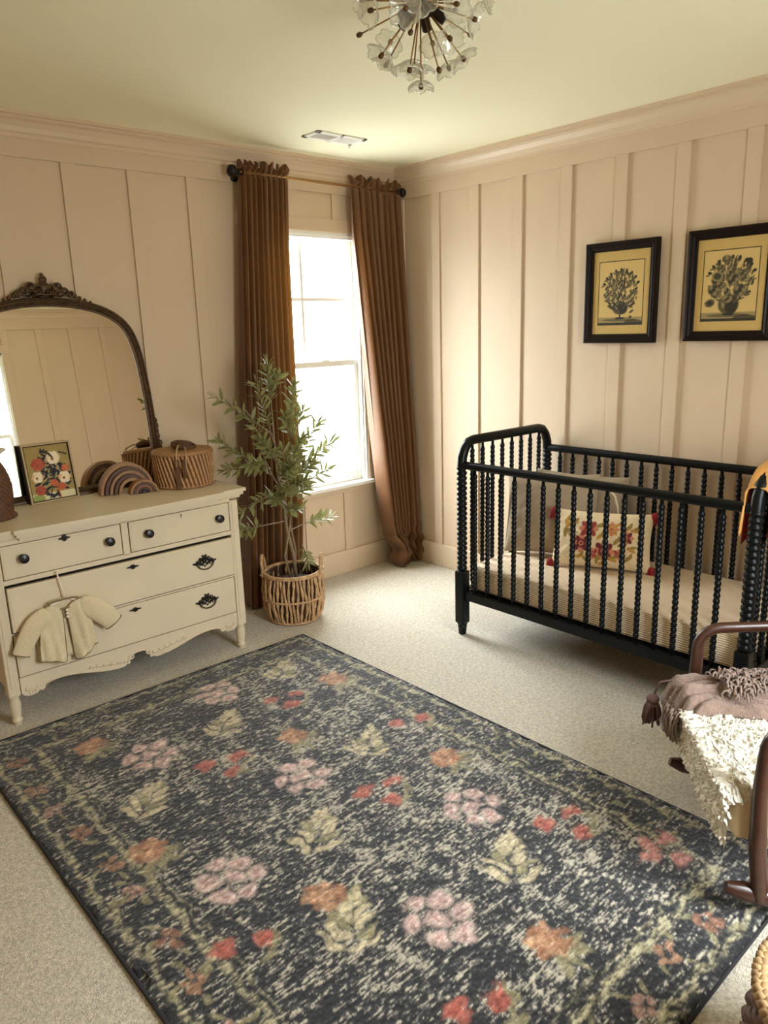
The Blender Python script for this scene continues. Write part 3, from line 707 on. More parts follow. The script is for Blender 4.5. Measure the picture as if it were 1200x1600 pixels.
def build_canvas():
    w, h, tl = .215, .262, math.radians(9)
    R0 = thing('small_painting', 'small framed painting of orange and white flowers leaning on the mirror', 'painting', (-2.290, -.165, DT+.001), rz=math.radians(4))
    R0['_local'] = 1
    T = lambda x, z, d: Vector((x, -d*math.cos(tl)+z*math.sin(tl), z*math.cos(tl)+d*math.sin(tl)))
    f = MB()
    def bar(x0, x1, z0, z1, d0, d1):
        vs = [f.bm.verts.new(T(x, z, d)) for x in (x0, x1) for z in (z0, z1) for d in (d0, d1)]
        for q in ((0, 1, 3, 2), (4, 6, 7, 5), (0, 4, 5, 1), (2, 3, 7, 6), (0, 2, 6, 4), (1, 5, 7, 3)): f.bm.faces.new([vs[i] for i in q])
    t = .007
    bar(-w/2, -w/2+t, 0, h, -.032, .004); bar(w/2-t, w/2, 0, h, -.032, .004); bar(-w/2+t, w/2-t, 0, t, -.032, .004); bar(-w/2+t, w/2-t, h-t, h, -.032, .004)
    f.build('frame', M_goldf, R0)
    f2 = MB(); f = f2
    bar(-w/2-.001, w/2+.001, .001, h-.001, -.034, -.008); bar(-w/2+t, -w/2+t+.004, t, h-t, -.008, .001); bar(w/2-t-.004, w/2-t, t, h-t, -.008, .001); bar(-w/2+t, w/2-t, t, t+.004, -.008, .001); bar(-w/2+t, w/2-t, h-t-.004, h-t, -.008, .001)
    f2.build('shadow_gap', M_gap, R0)
    pw, ph = w-2*t-.008, h-2*t-.008
    p = Painter(pw, ph, 110, 132, S(160, 136, 76), .10, 5); r = random.Random(4)
    navy = S(30, 32, 42); wht = S(232, 216, 184); coral = S(184, 84, 48); peach = S(222, 170, 126); sage = S(150, 150, 118)
    p.rect(-.1, .1, 0, .03, S(214, 204, 160)); p.e(-.07, .01, .03, .02, S(150, 158, 80))
    for i in range(80):
        a = r.uniform(0, 2*PI); q = r.random()**.6; x = .005+.076*q*math.cos(a); y = .105+.095*q*math.sin(a)
        p.e(x, y, .019, .0062, navy, r.uniform(0, PI), 1)
    for i in range(20):
        x = r.uniform(-.045, .06); y = r.uniform(.05, .15); p.e(x, y, .008, .0028, sage, r.uniform(0, PI), 1)
    for x, y, R_, c1, c2 in ((-.047, .160, .030, S(176, 84, 56), S(160, 66, 40)), (.024, .182, .031, wht, S(220, 196, 156)), (-.058, .104, .026, wht, peach), (.060, .090, .028, wht, peach), (.070, .130, .018, S(196, 116, 72), coral), (.010, .070, .018, S(186, 92, 54), S(206, 110, 60)), (-.055, .045, .024, S(166, 76, 52), S(150, 64, 44)), (.042, .050, .018, S(186, 94, 56), coral)):
        for k in range(6): p.e(x+R_*.45*math.cos(k*1.05), y+R_*.4*math.sin(k*1.05), R_*.62, R_*.55, c1 if k % 3 else c2, k, 1, .12)
        p.e(x, y, R_*.55, R_*.5, c1); p.e(x-.004, y-.004, R_*.24, R_*.26, S(150, 92, 44) if c1 == wht else c2)
    for k in range(5): p.e(-.025+.01*k, .218-.004*k*k*.4, .013, .005, navy, 1.2-.5*k)
    p.line(.055, .205, .085, .192, .004, navy); p.line(-.02, .0, .0, .06, .003, navy); p.line(.03, .0, .02, .05, .003, coral)
    P = np.empty(p.u.shape+(3,))
    P[..., 0] = p.u; zz = p.v+t+.004; d = -.004
    P[..., 1] = -d*math.cos(tl)+zz*math.sin(tl); P[..., 2] = zz*math.cos(tl)+d*math.sin(tl)
    link_mesh('canvas', grid_mesh('canvas', P, p.C), M_art, R0)
build_canvas()

# ------------------------------------------------------------------ rainbow stacker
def build_rainbow():
    R0 = thing('rainbow_stacker', 'brown wooden rainbow stacker between the small painting and the round basket', 'toy', (-1.985, -.225, DT+.001), rz=math.radians(-6)); R0['_local'] = 1
    def arch(cx, y0, y1, Ro, Ri, hs, m_):
        a = MB(); n = 28
        def pt(R_, k): an = PI*k/n; return (cx+R_*math.cos(an), R_*math.sin(an)*hs)
        o = [pt(Ro, k) for k in range(n+1)]; i = [pt(Ri, k) for k in range(n, -1, -1)] if Ri > 0 else []
        a.prism(o+i, y1-y0, lambda u, v, q: Vector((u, y0+q, v)))
        bmesh.ops.remove_doubles(a.bm, verts=a.bm.verts, dist=1e-6)
        es = [e for e in a.bm.edges if len(e.link_faces) == 2 and e.calc_face_angle() > 1.2]
        bmesh.ops.bevel(a.bm, geom=es, offset=.003, segments=2, affect='EDGES')
        a.build('arch', m_, R0, True, 40)
    t = .0155
    for k in range(5):
        Ro = .125-k*t; arch(-.002+k*.004, -.028-.004*k, .022-.004*k, Ro, Ro-t+.0015, 1.12, RAIN[k % 2 + (2 if k % 3 == 2 else 0)])
    for k in range(5):
        Ro = .066-k*.0125; arch(.056-k*.001, -.085-.002*k, -.036-.002*k, Ro, (Ro-.0115) if k < 4 else 0, .92, RAIN[(0, 1, 4, 3, 5)[k]])
build_rainbow()

# ------------------------------------------------------------------ round lidded basket bag on the dresser
def build_bag():
    R0 = thing('lidded_basket', 'round lidded rattan basket with leather strap on the right end of the dresser', 'basket', (-1.712, -.275, DT+.001), rz=.0); R0['_local'] = 1
    R_ = .142; h = .165
    n = 421; nz = 60
    th = np.linspace(0, 2*PI, n)[:, None]*np.ones((1, nz)); v = np.ones((n, 1))*np.linspace(0, 1, nz)[None, :]
    w_ = np.sin(42*th + v*13.0); rr = R_*(.965+.035*v)+.0032*w_+.0008*np.sin(v*PI*30)
    k_ = (np.clip(w_*.9+.55, 0, 1))[..., None]
    P = np.stack([rr*np.cos(th), rr*np.sin(th), .006+v*(h-.010)], -1)
    link_mesh('body', grid_mesh('body', P, np.array(S(104, 64, 36)[:3])*(1-k_)+np.array(S(192, 146, 96)[:3])*k_), M_rattan_w, R0)
    b = MB()
    b.lathe([(0, .002), (R_*.95, .002), (R_*.965, .006)], n=40, caps=False); b.build('bottom', M_ratt_d, R0)
    b = MB(); b.torus((0, 0, h-.004), R_+.001, .0045, (0, 0, 1), 64, 8); b.torus((0, 0, .006), R_*.97, .004, (0, 0, 1), 64, 8); b.build('rim', M_rattan, R0, True)
    b = MB(); prof = [(R_+.001, h), (R_, h+.006)] + [(R_*(1-i/14)-.002, h+.007+.007*math.sin(PI/2*i/14)+.0012*(i % 2)) for i in range(14)] + [(0, h+.015)]
    b.lathe(prof, n=56, caps=False); b.build('lid', M_rattan, R0, True)
    b = MB()     # woven knob coil on the lid
    cx, cy = .0, -.018
    for i, rr in enumerate((.050, .056, .054, .042)):
        b.torus((cx, cy, h+.019+.0062*i), rr, .0058, (.1, -.15, 1), 30, 7)
    b.sph((cx, cy, h+.030), .042, 14, (1, 1, .42)); b.build('lid_knob', M_ratt_d, R0, True)
    # strap and cords on the camera side
    a = math.radians(-125)
    dx, dy = math.cos(a), math.sin(a); sx_, sy_ = -dy, dx
    P = lambda r, t, z: Vector((r*dx+t*sx_, r*dy+t*sy_, z))
    b = MB()
    for t0, w_, zb in ((-.006, .020, .004), (.026, .016, .055)):
        vs = [[b.bm.verts.new(P(r, t0+s_*w_/2, z)) for s_ in (-1, 1)] for r, z in ((R_+.010, zb), (R_+.011, .06), (R_+.012, .11), (R_+.012, h-.02))]
        ws = [[b.bm.verts.new(P(r, t0+s_*w_/2, z)) for s_ in (-1, 1)] for r, z in ((R_+.007, zb), (R_+.008, .06), (R_+.009, .11), (R_+.009, h-.02))]
        for i in range(3):
            b.bm.faces.new((vs[i][0], vs[i][1], vs[i+1][1], vs[i+1][0])); b.bm.faces.new((ws[i][0], ws[i+1][0], ws[i+1][1], ws[i][1]))
            for s_ in (0, 1): b.bm.faces.new((vs[i][s_], vs[i+1][s_], ws[i+1][s_], ws[i][s_]))
        b.bm.faces.new((vs[0][0], ws[0][0], ws[0][1], vs[0][1])); b.bm.faces.new((vs[3][0], vs[3][1], ws[3][1], ws[3][0]))
    b.build('strap', M_strap, R0)
    b = MB()
    b.tube([P(.04, .0, h+.034), P(.09, -.004, h+.036), P(R_-.01, -.006, h+.022), P(R_+.008, -.008, h-.005), P(R_+.011, -.008, .11)], .0036, 7)
    b.tube([P(.045, .014, h+.028), P(.10, .030, h+.024), P(R_, .036, h+.010), P(R_+.010, .036, h-.02), P(R_+.011, .034, .10)], .0030, 7); b.build('cord', M_goldf, R0, True)
build_bag()

# ------------------------------------------------------------------ woven vase at the left end
def build_vase():
    R0 = thing('woven_vase', 'brown woven vase with pale lid cut off at the left end of the dresser', 'vase', (-2.600, -.300, DT+.001)); R0['_local'] = 1
    pr = [(.078, 0), (.098, .002), (.100, .010), (.090, .020), (.092, .05), (.097, .09), (.097, .13), (.090, .17), (.078, .205), (.062, .235), (.052, .252)]
    z = np.array([q[1] for q in pr]); r = np.array([q[0] for q in pr])
    b = MB()
    def f(u, v):
        zz = v*.252; rr = np.interp(zz, z, r); th = 2*PI*u
        s = .0022*math.sin(th*26)*math.sin(zz*300) if .02 < zz < .235 else 0
        return Vector(((rr+s)*math.cos(th), (rr+s)*math.sin(th), zz))
    b.grid(130, 74, f, True); b.lathe([(0, .001), (.078, .001)], n=130, caps=False); b.build('body', M_ratt_d, R0, True)
    b = MB(); b.torus((0, 0, .006), .097, .006, (0, 0, 1), 48, 8); b.build('foot_rim', M_ratt_d, R0, True)
    b = MB(); b.lathe([(.050, .252), (.064, .256), (.092, .274), (.094, .280), (.060, .286), (0, .288)], n=32); b.build('lid', M_bone, R0, True, 50)
build_vase()

# ------------------------------------------------------------------ cardigan on a hanger
def build_cardigan():
    cx, yb, zt_ = -2.458, DF-.018, .502
    R1 = thing('coat_hanger', 'pale small coat hanger hooked on the slightly open drawer', 'hanger', (cx, yb-.012, zt_+.01))
    h = MB()
    h.tube([(cx+.000, DF-.006, .598), (cx+.000, DF-.020, .600), (cx-.001, yb-.006, .590), (cx+.004, yb-.012, .55), (cx+.010, yb-.013, .515), (cx+.012, yb-.011, .488)], .0032, 8)
    h.build('hook', M_hang, R1, True)
    h = MB(); h.tube([(cx-.100, yb-.011, .446), (cx-.06, yb-.011, .466), (cx-.01, yb-.011, .486), (cx+.03, yb-.011, .486), (cx+.07, yb-.011, .466), (cx+.10, yb-.011, .446)], [.004, .006, .007, .007, .006, .004], 8)
    h.build('shoulder_bar', M_hang, R1, True)
    R0 = thing('baby_cardigan', 'ivory knitted baby cardigan with brown edging hanging on the dresser front', 'cardigan', (cx, yb-.02, .23))
    def cloth(fn, nu, nv, name, m_, thick=.006):
        g = MB(); g.grid(nu, nv, fn)
        o = g.build(name, m_, R0, True)
        md = o.modifiers.new('thickness', 'SOLIDIFY'); md.thickness = thick; md.offset = 0
        return o
    fold = lambda x, z: .006*math.sin(x*75+2.0*math.sin(z*14)) + .003*math.sin(x*160+z*20)
    # body: back panel
    def back(u, v):
        wd = .046+.064*min(1, v*2.2); x = cx-.004+(u-.5)*2*wd; z = .488-.245*v + .008*math.cos((u-.5)*2*PI)*0
        return Vector((x, yb-.004-.002*math.sin(u*PI), z))
    cloth(back, 16, 16, 'back_panel', M_knit)
    # fronts
    def front(side):
        def f(u, v):
            # u 0 = centre edge, 1 = side seam
            top = .478 - .030*(1-u)**2*1.0 + .012*math.sin(u*PI) - .030*u**3; bot = .248 - (.028 if side > 0 else .020)*(1-u) + (.020 if side > 0 else .012)*u
            z = top + (bot-top)*v
            xc = cx + (.006 if side > 0 else .004)*side + side*(.004+.004*v) + (0 if side > 0 else -.012*v) + .010*v
            xs = cx + side*(.092 + .022*v) + (.004 if side > 0 else -.002)
            x = xc + (xs-xc)*u
            puff = .018*math.sin(min(1, u*1.15)*PI*.95)**.7*(.5+.5*v) if u > 0 else 0
            return Vector((x, yb-.020-puff-fold(x, z)*(.3+.9*v), z))
        return f
    for s_ in (-1, 1): cloth(front(s_), 26, 30, 'front_panel', M_knit)
    # sleeves: tubes
    def sleeve(path, rs):
        g = MB(); N = len(path); n = 18; rings = []
        for i, p in enumerate(path):
            a = Vector(path[max(0, i-1)]); c_ = Vector(path[min(N-1, i+1)]); t = (c_-a).normalized(); dep = Vector((0, -1, 0)); sd = t.cross(dep).normalized()
            rings.append([g.bm.verts.new(Vector(p)+sd*rs[i]*math.cos(2*PI*k/n)+dep*rs[i]*.42*math.sin(2*PI*k/n)*(1+.15*math.sin(i*1.7+k))) for k in range(n)])
        for i in range(N-1):
            for k in range(n): g.bm.faces.new((rings[i][k], rings[i][(k+1) % n], rings[i+1][(k+1) % n], rings[i+1][k]))
        g.bm.faces.new(list(reversed(rings[0])))
        o = g.build('sleeve', M_knit, R0, True)
        md = o.modifiers.new('smooth', 'SUBSURF'); md.levels = 1; md.render_levels = 1
        c_ = MB(); e = path[-1]; t = (Vector(path[-1])-Vector(path[-2])).normalized(); dep = Vector((0, -1, 0)); sd = t.cross(dep).normalized()
        c_.tube([Vector(e)+sd*rs[-1]*math.cos(2*PI*k/n)+dep*rs[-1]*.42*math.sin(2*PI*k/n) for k in range(n+1)], .0028, 6, False); c_.build('cuff_edging', M_knit_t, o, True)
    sleeve([(cx-.050, yb-.022, .452), (cx-.085, yb-.024, .438), (cx-.118, yb-.022, .415), (cx-.148, yb-.022, .374), (cx-.172, yb-.022, .330), (cx-.183, yb-.020, .305)], [.030, .041, .043, .040, .036, .034])
    sleeve([(cx+.055, yb-.022, .458), (cx+.090, yb-.026, .447), (cx+.128, yb-.030, .420), (cx+.160, yb-.030, .385), (cx+.185, yb-.028, .352), (cx+.194, yb-.026, .338)], [.030, .044, .049, .047, .042, .040])
    # edging along neck, fronts and hem
    e = MB()
    nk = [(cx+.058*math.cos(a), yb-.030-.012*math.sin(-a if a < 0 else a)*.4, .486+.034*math.sin(a)*(1 if math.sin(a) < 0 else .25)) for a in np.linspace(0, 2*PI, 33)]
    e.tube(nk, .0036, 6, False)
    for s_ in (-1, 1):
        f = front(s_); e.tube([f(0, v)+Vector((0, -.002, 0)) for v in np.linspace(0, 1, 12)], .0032, 6); e.tube([f(u, 1)+Vector((0, -.001, 0)) for u in np.linspace(0, 1, 14)], .0030, 6)
    e.build('edging', M_knit_t, R0, True)
    for z in (.446, .432, .418):
        q = MB(); q.sph((cx+.008, yb-.034, z), .0055, 10, (1, .6, 1)); q.build('button', M_pearl, R0, True)
build_cardigan()

# ------------------------------------------------------------------ curtains
def build_curtains():
    R0 = thing('curtain_rod', 'bronze curtain rod with ball finials above the window', 'curtain rod', (-.61, -.09, 2.3))
    ry, rz = -.092, 2.305
    MB().tube([(-1.165, ry, rz), (-.055, ry, rz)], .008, 10).build('rod', M_brass, R0, True)
    for x, s_ in ((-1.165, -1), (-.055, 1)):
        q = MB(); q.lathe([(.010, 0), (.015, .003), (.015, .008), (.009, .012), (.020, .020), (.029, .032), (.031, .042), (.027, .056), (.014, .066), (.005, .069), (.0, .070)] if s_ < 0 else [(.010, 0), (.014, .003), (.009, .008), (.020, .014), (.027, .025), (.024, .038), (.010, .046), (.0, .047)], (x, ry, rz), 20, (s_, 0, 0)); q.build('finial', M_brassd, R0, True, 60)
    for x in (-1.150, -.072):
        q = MB(); q.tube([(x, -BT, rz-.015), (x, ry, rz-.015)], .006, 8); q.torus((x, ry, rz), .014, .004, (1, 0, 0), 16, 6); q.lathe([(.022, 0), (.022, .006), (.008, .010)], (x, -BT, rz-.015), 16, (0, -1, 0)); q.build('bracket', M_brassd, R0, True, 50)
    def curtain(label, XL, XR, YC, n, seed, group, endp):
        r = random.Random(seed); ph = [r.uniform(-.8, .8) for _ in range(n+3)]; am = [r.uniform(.7, 1.25) for _ in range(n+3)]
        z_ = [k[0] for k in XL][::-1]; xl_ = [k[1] for k in XL][::-1]; z2 = [k[0] for k in XR][::-1]; xr_ = [k[1] for k in XR][::-1]; z3 = [k[0] for k in YC][::-1]; yc_ = [k[1] for k in YC][::-1]
        nu, nv = n*14+1, 150; P = np.empty((nu, nv, 3))
        us = np.linspace(0, 1, nu); zs = np.concatenate([np.linspace(2.352, 2.26, 22), np.linspace(2.255, .012, nv-22)])
        for j, z in enumerate(zs):
            xl, xr, yc = np.interp(z, z_, xl_), np.interp(z, z2, xr_), np.interp(z, z3, yc_)
            t = np.clip((2.30-z)/2.3, 0, 1)
            A = .016 + .042*min(1, t*1.6) if z < 2.29 else .010
            if z > 2.318: A = .016 + .010*min(1, (z-2.318)/.02)
            for i, u in enumerate(us):
                u0 = u; u = min(1-1e-9, max(0, u+.028*math.sin(2*PI*2.2*u+seed)*math.sin(PI*u)))
                k = int(u*n); a_ = am[k]*(1-u*n+k)+am[k+1]*(u*n-k); p_ = ph[k]*(1-u*n+k)+ph[k+1]*(u*n-k)
                mp = min(1, t*2.2)
                phs = 2*PI*u*n + p_*(.3+mp) + .5*t*math.sin(u*9+seed)
                hi = (.35*math.sin(2.0*phs+p_*3))*(1-mp)
                y = yc + A*a_*(math.sin(phs)+hi*.8)
                x = xl+(xr-xl)*u + .35*A*a_*math.cos(phs)*.5
                zz = z
                if z > 2.318: zz = z + (z-2.318)*.55*math.sin(phs*1.0+p_*4) ; y += (z-2.318)*.25*math.sin(phs*.5+k)
                if 2.287 < z < 2.322: y = ry + (y-ry)*.8
                y = min(y, -.028)
                if x > -.024-.0: x = -.024
                P[i, j] = (x, y, zz)
        for (zc, wdt, fn) in endp:
            for j, z in enumerate(zs):
                wgt = math.exp(-((z-zc)/wdt)**2)
                for i, u in enumerate(us): P[i, j] += np.array(fn(u, z))*wgt
        P[..., 0] = np.minimum(P[..., 0], -.024); P[..., 2] = np.maximum(P[..., 2], .008)
        o = link_mesh('curtain', grid_mesh('curtain', P), M_curt, None, True)
        tag(o, label, 'curtain', group); return o
    g = 'velvet curtains at the window'
    curtain('golden brown velvet curtain left of the window behind the olive tree', [(2.36, -1.160), (1.9, -1.195), (1.25, -1.245), (.6, -1.285), (0, -1.325)], [(2.36, -.868), (1.97, -.895), (1.08, -.92), (.5, -.93), (0, -.97)], [(2.36, -.092), (2.2, -.095), (1.0, -.105), (0, -.12)], 9, 3, g, [])
    def puddle(u, z): return (.03*math.sin(u*7), -.035*math.sin(u*5+1)-.02, .0)
    curtain('golden brown velvet curtain right of the window in the corner, puddled on the carpet', [(2.36, -.432), (2.03, -.428), (1.03, -.345), (.40, -.290), (.18, -.272), (0, -.225)], [(2.36, -.058), (1.6, -.045), (1.0, -.036), (.4, -.026), (0, -.030)], [(2.36, -.092), (2.2, -.094), (1.0, -.108), (.4, -.130), (0, -.150)], 8, 9, g,
            [(.13, .07, puddle), (.045, .035, lambda u, z: (-.02*math.sin(u*9), -.03*math.sin(u*6+.5), 0)), (.15, .11, lambda u, z: (.006*math.sin(z*60+u*5), -.014*math.sin(z*70+u*8+math.sin(u*15)), 0))])
build_curtains()

# ------------------------------------------------------------------ olive tree and its basket
def build_tree():
    BC = Vector((-1.205, -.408, 0))
    R1 = thing('planter_basket', 'round woven basket with two loop handles holding the olive tree', 'basket', tuple(BC)); R1['_local'] = 1
    b = MB(); n = 46
    zs = [.004, .02, .06, .11, .15, .20, .245, .268]; rs = [.125, .138, .150, .158, .160, .158, .152, .148]
    for k in range(n):
        th = 2*PI*k/n; tw = .10
        pts = []; rad = []
        for i in range(14):
            v = i/13; z = .006+.260*v; rr = np.interp(z, zs, rs)+.004*(1 if k % 2 else -1)*math.sin(v*PI*2)
            a = th+.03*math.sin(v*7+k*1.3); pts.append((rr*math.cos(a), rr*math.sin(a), z)); rad.append(.0072+.0022*math.sin(v*23+k*2.1))
        b.tube(pts, rad, 6)
    b.build('stakes', M_seagr, R1, True)
    b = MB()
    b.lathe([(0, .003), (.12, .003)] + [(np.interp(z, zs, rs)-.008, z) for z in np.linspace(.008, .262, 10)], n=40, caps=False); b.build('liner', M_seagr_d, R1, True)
    b = MB()
    for z, rr, r_ in ((.268, .150, .0085), (.262, .156, .006), (.135, .163, .006), (.012, .135, .007)): b.torus((0, 0, z), rr, r_, (0, 0, 1), 60, 8)
    b.build('rim', M_seagr, R1, True)
    for sg in (-1, 1):
        h = MB(); d = Vector((.741, -.671, 0)); sd = Vector((.671, .741, 0)); P = []
        for i in range(17):
            a = PI*i/16; P.append(d*sg*(.150+.010*math.sin(a))+sd*.048*math.cos(a)+Vector((0, 0, .250+.105*math.sin(a)**.8)))
        h.tube(P, .0085, 8)
        for q in (0, -1): h.torus(P[q]+Vector((0, 0, .012)), .013, .006, (0, 0, 1), 14, 6)
        h.build('handle', M_seagr, R1, True)
    R0 = thing('olive_tree', 'faux olive tree with slender branches standing in the woven basket by the window', 'plant', (BC.x, BC.y, .20))
    MB().lathe([(0, .20), (.12, .20), (.135, .205), (.10, .216), (.04, .222), (0, .223)], BC, 24, caps=False).build('moss_fill', M_soil, R0, True)
    t = MB()
    A = Vector((-1.188, -.420, .21))
    t.tube([A, (-1.200, -.42, .36), (-1.232, -.420, .50), (-1.240, -.42, .60), (-1.258, -.405, .80), (-1.262, -.40, 1.0), (-1.270, -.405, 1.18), (-1.290, -.42, 1.33)], [.0105, .0095, .0085, .0075, .0062, .005, .0038, .0025], 8)
    t.tube([A+Vector((-.028, .01, 0)), (-1.255, -.42, .36), (-1.215, -.425, .52), (-1.190, -.41, .62), (-1.165, -.385, .75), (-1.14, -.36, .92), (-1.11, -.35, 1.10)], [.0075, .0065, .006, .0055, .005, .004, .003], 8)
    t.tube([A+Vector((.008, .02, 0)), (-1.175, -.405, .38), (-1.200, -.40, .55), (-1.235, -.40, .70), (-1.31, -.42, .82), (-1.36, -.42, .95)], [.007, .006, .0055, .005, .004, .003], 8)
    t.build('trunk', M_bark, R0, True)
    rl = random.Random(21)
    def leaf(g, p, d, L_, W_, nrm):
        d = d.normalized(); s_ = d.cross(nrm)
        if s_.length < 1e-4: s_ = d.cross(Vector((1, 0, 0)))
        s_.normalize(); n_ = s_.cross(d); cv = rl.uniform(-.12, .22)
        pr = [(0, .0), (.22, .75), (.5, 1.0), (.78, .66), (1.0, 0)]
        prev = None
        for t_, w_ in pr:
            c = p+d*(L_*t_)-n_*(cv*L_*t_*t_)
            if w_ == 0: row = [g.bm.verts.new(c)]
            else: row = [g.bm.verts.new(c+s_*W_*w_+n_*W_*.25*w_), g.bm.verts.new(c), g.bm.verts.new(c-s_*W_*w_+n_*W_*.25*w_)]
            if prev:
                if len(prev) == 1: g.bm.faces.new((prev[0], row[0], row[1])); g.bm.faces.new((prev[0], row[1], row[2]))
                elif len(row) == 1: g.bm.faces.new((prev[0], row[0], prev[1])); g.bm.faces.new((prev[1], row[0], prev[2]))
                else: g.bm.faces.new((prev[0], row[0], row[1], prev[1])); g.bm.faces.new((prev[1], row[1], row[2], prev[2]))
            prev = row
    # (start, tip, leaves, start-bare fraction)
    br = [((-1.262, -.40, 1.00), (-1.611, -.45, 1.225), 17, .30), ((-1.30, -.42, .80), (-1.63, -.49, 1.02), 20, .2), ((-1.33, -.42, .86), (-1.585, -.45, .873), 17, .1),
          ((-1.27, -.405, 1.15), (-1.295, -.42, 1.362), 20, .1), ((-1.12, -.35, 1.05), (-1.090, -.35, 1.240), 18, .0), ((-1.14, -.36, .95), (-1.055, -.37, 1.10), 16, .1),
          ((-1.15, -.37, .80), (-.965, -.38, 1.035), 20, .15), ((-1.155, -.37, .78), (-.890, -.40, .92), 20, .2), ((-1.17, -.39, .70), (-.93, -.40, .775), 13, .2),
          ((-1.25, -.41, .72), (-1.52, -.47, .66), 13, .2), ((-1.23, -.41, .545), (-1.575, -.50, .575), 13, .55), ((-1.225, -.42, .49), (-.925, -.40, .505), 14, .45),
          ((-1.26, -.40, .95), (-1.36, -.42, 1.27), 17, .25), ((-1.31, -.42, .84), (-1.50, -.53, .90), 17, .1), ((-1.18, -.39, .66), (-1.09, -.42, .70), 12, .1),
          ((-1.24, -.41, .66), (-1.36, -.50, .70), 15, .1), ((-1.26, -.40, .86), (-1.38, -.47, 1.00), 18, .1), ((-1.15, -.38, .85), (-1.12, -.44, .97), 18, .0),
          ((-1.16, -.38, .76), (-1.04, -.43, .83), 18, .05), ((-1.25, -.40, .78), (-1.22, -.52, .86), 20, .0), ((-1.25, -.40, .70), (-1.29, -.54, .74), 20, .0),
          ((-1.18, -.39, .72), (-1.15, -.50, .76), 18, .0), ((-1.14, -.36, .98), (-1.20, -.42, 1.10), 14, .1), ((-1.24, -.41, .62), (-1.20, -.50, .62), 10, .1),
          ((-1.34, -.42, .92), (-1.42, -.45, 1.10), 14, .1), ((-1.18, -.39, .68), (-1.26, -.46, .93), 16, .1), ((-1.14, -.42, .40), (-1.12, -.44, .30), 9, .2), ((-1.27, -.41, 1.22), (-1.23, -.43, 1.30), 9, .1)]
    for s_, e, nl, bare in br:
        nl = int(nl*1.7)
        s_, e = Vector(s_), Vector(e); ln = (e-s_).length
        up_ = Vector((rl.uniform(-.2, .2), rl.uniform(-.2, .2), rl.uniform(-.3, .1)))*ln*.35
        pts = [s_+(e-s_)*t_+up_*math.sin(PI*t_)*-1*.35 for t_ in np.linspace(0, 1, 9)]
        b_ = MB(); b_.tube(pts, [.0042-.0030*i/8 for i in range(9)], 6); bo = b_.build('branch', M_bark, R0, True)
        g = MB(); tw = rl.uniform(0, PI)
        for i in range(nl):
            t_ = bare+(1-bare)*(i+.5)/nl; k = min(7, int(t_*8)); p = pts[k]+(pts[k+1]-pts[k])*(t_*8-k); d = (pts[k+1]-pts[k]).normalized()
            a_ = tw + (i % 2)*PI + i*.45
            ax = d.orthogonal().normalized(); side = ax*math.cos(a_)+d.cross(ax)*math.sin(a_)
            dr = d*rl.uniform(.35, .9)+side*rl.uniform(.6, 1.0)+Vector((0, 0, rl.uniform(-.1, .25)))
            nrm = Vector((rl.uniform(-.6, .6), rl.uniform(-1, .1), rl.uniform(.2, 1)))
            leaf(g, p, dr, rl.uniform(.046, .080), rl.uniform(.0065, .0110), nrm)
        for q in range(2): leaf(g, pts[-1], (pts[-1]-pts[-2])+Vector((rl.uniform(-.01, .01), 0, rl.uniform(-.01, .01))), .05, .006, Vector((0, -.5, 1)))
        g.build('leaves', M_leafA, bo, True, fix=False)
build_tree()

# ------------------------------------------------------------------ ceiling vent
def build_vent():
    R0 = thing('ceiling_vent', 'white ceiling air vent near the window wall', 'vent', (-.83, -.455, H))
    x0, x1, y0, y1 = -.985, -.675, -.525, -.390; b = MB()
    z0, z1 = H-.008, H
    b.bb(x0, x1, y0, y0+.024, z0, z1, .002); b.bb(x0, x1, y1-.024, y1, z0, z1, .002); b.bb(x0, x0+.026, y0, y1, z0, z1, .002); b.bb(x1-.026, x1, y0, y1, z0, z1, .002); b.bb(-.838, -.822, y0, y1, z0, z1, .002)
    b.build('frame', M_white, R0)
    MB().bb(x0+.02, x1-.02, y0+.02, y1-.02, H-.002, H-.0005).build('duct_opening', M_gap, R0)
    for xa, xb, sg in ((x0+.026, -.838, 1), (-.822, x1-.026, -1)):
        n = 11
        s_ = MB()
        for i in range(n):
            y = y0+.03+i*(y1-y0-.06)/(n-1); s_.box(((xa+xb)/2, y, H-.005), (xb-xa, .009, .0012), 0, Euler((.6*sg, 0, 0)).to_matrix())
        s_.build('louvre_bank', M_white, R0)
    q = MB(); q.tube([(x1-.014, -.40, H-.008), (x1-.014, -.40, H-.022)], .004, 8); q.build('damper_lever', M_white, R0)
build_vent()

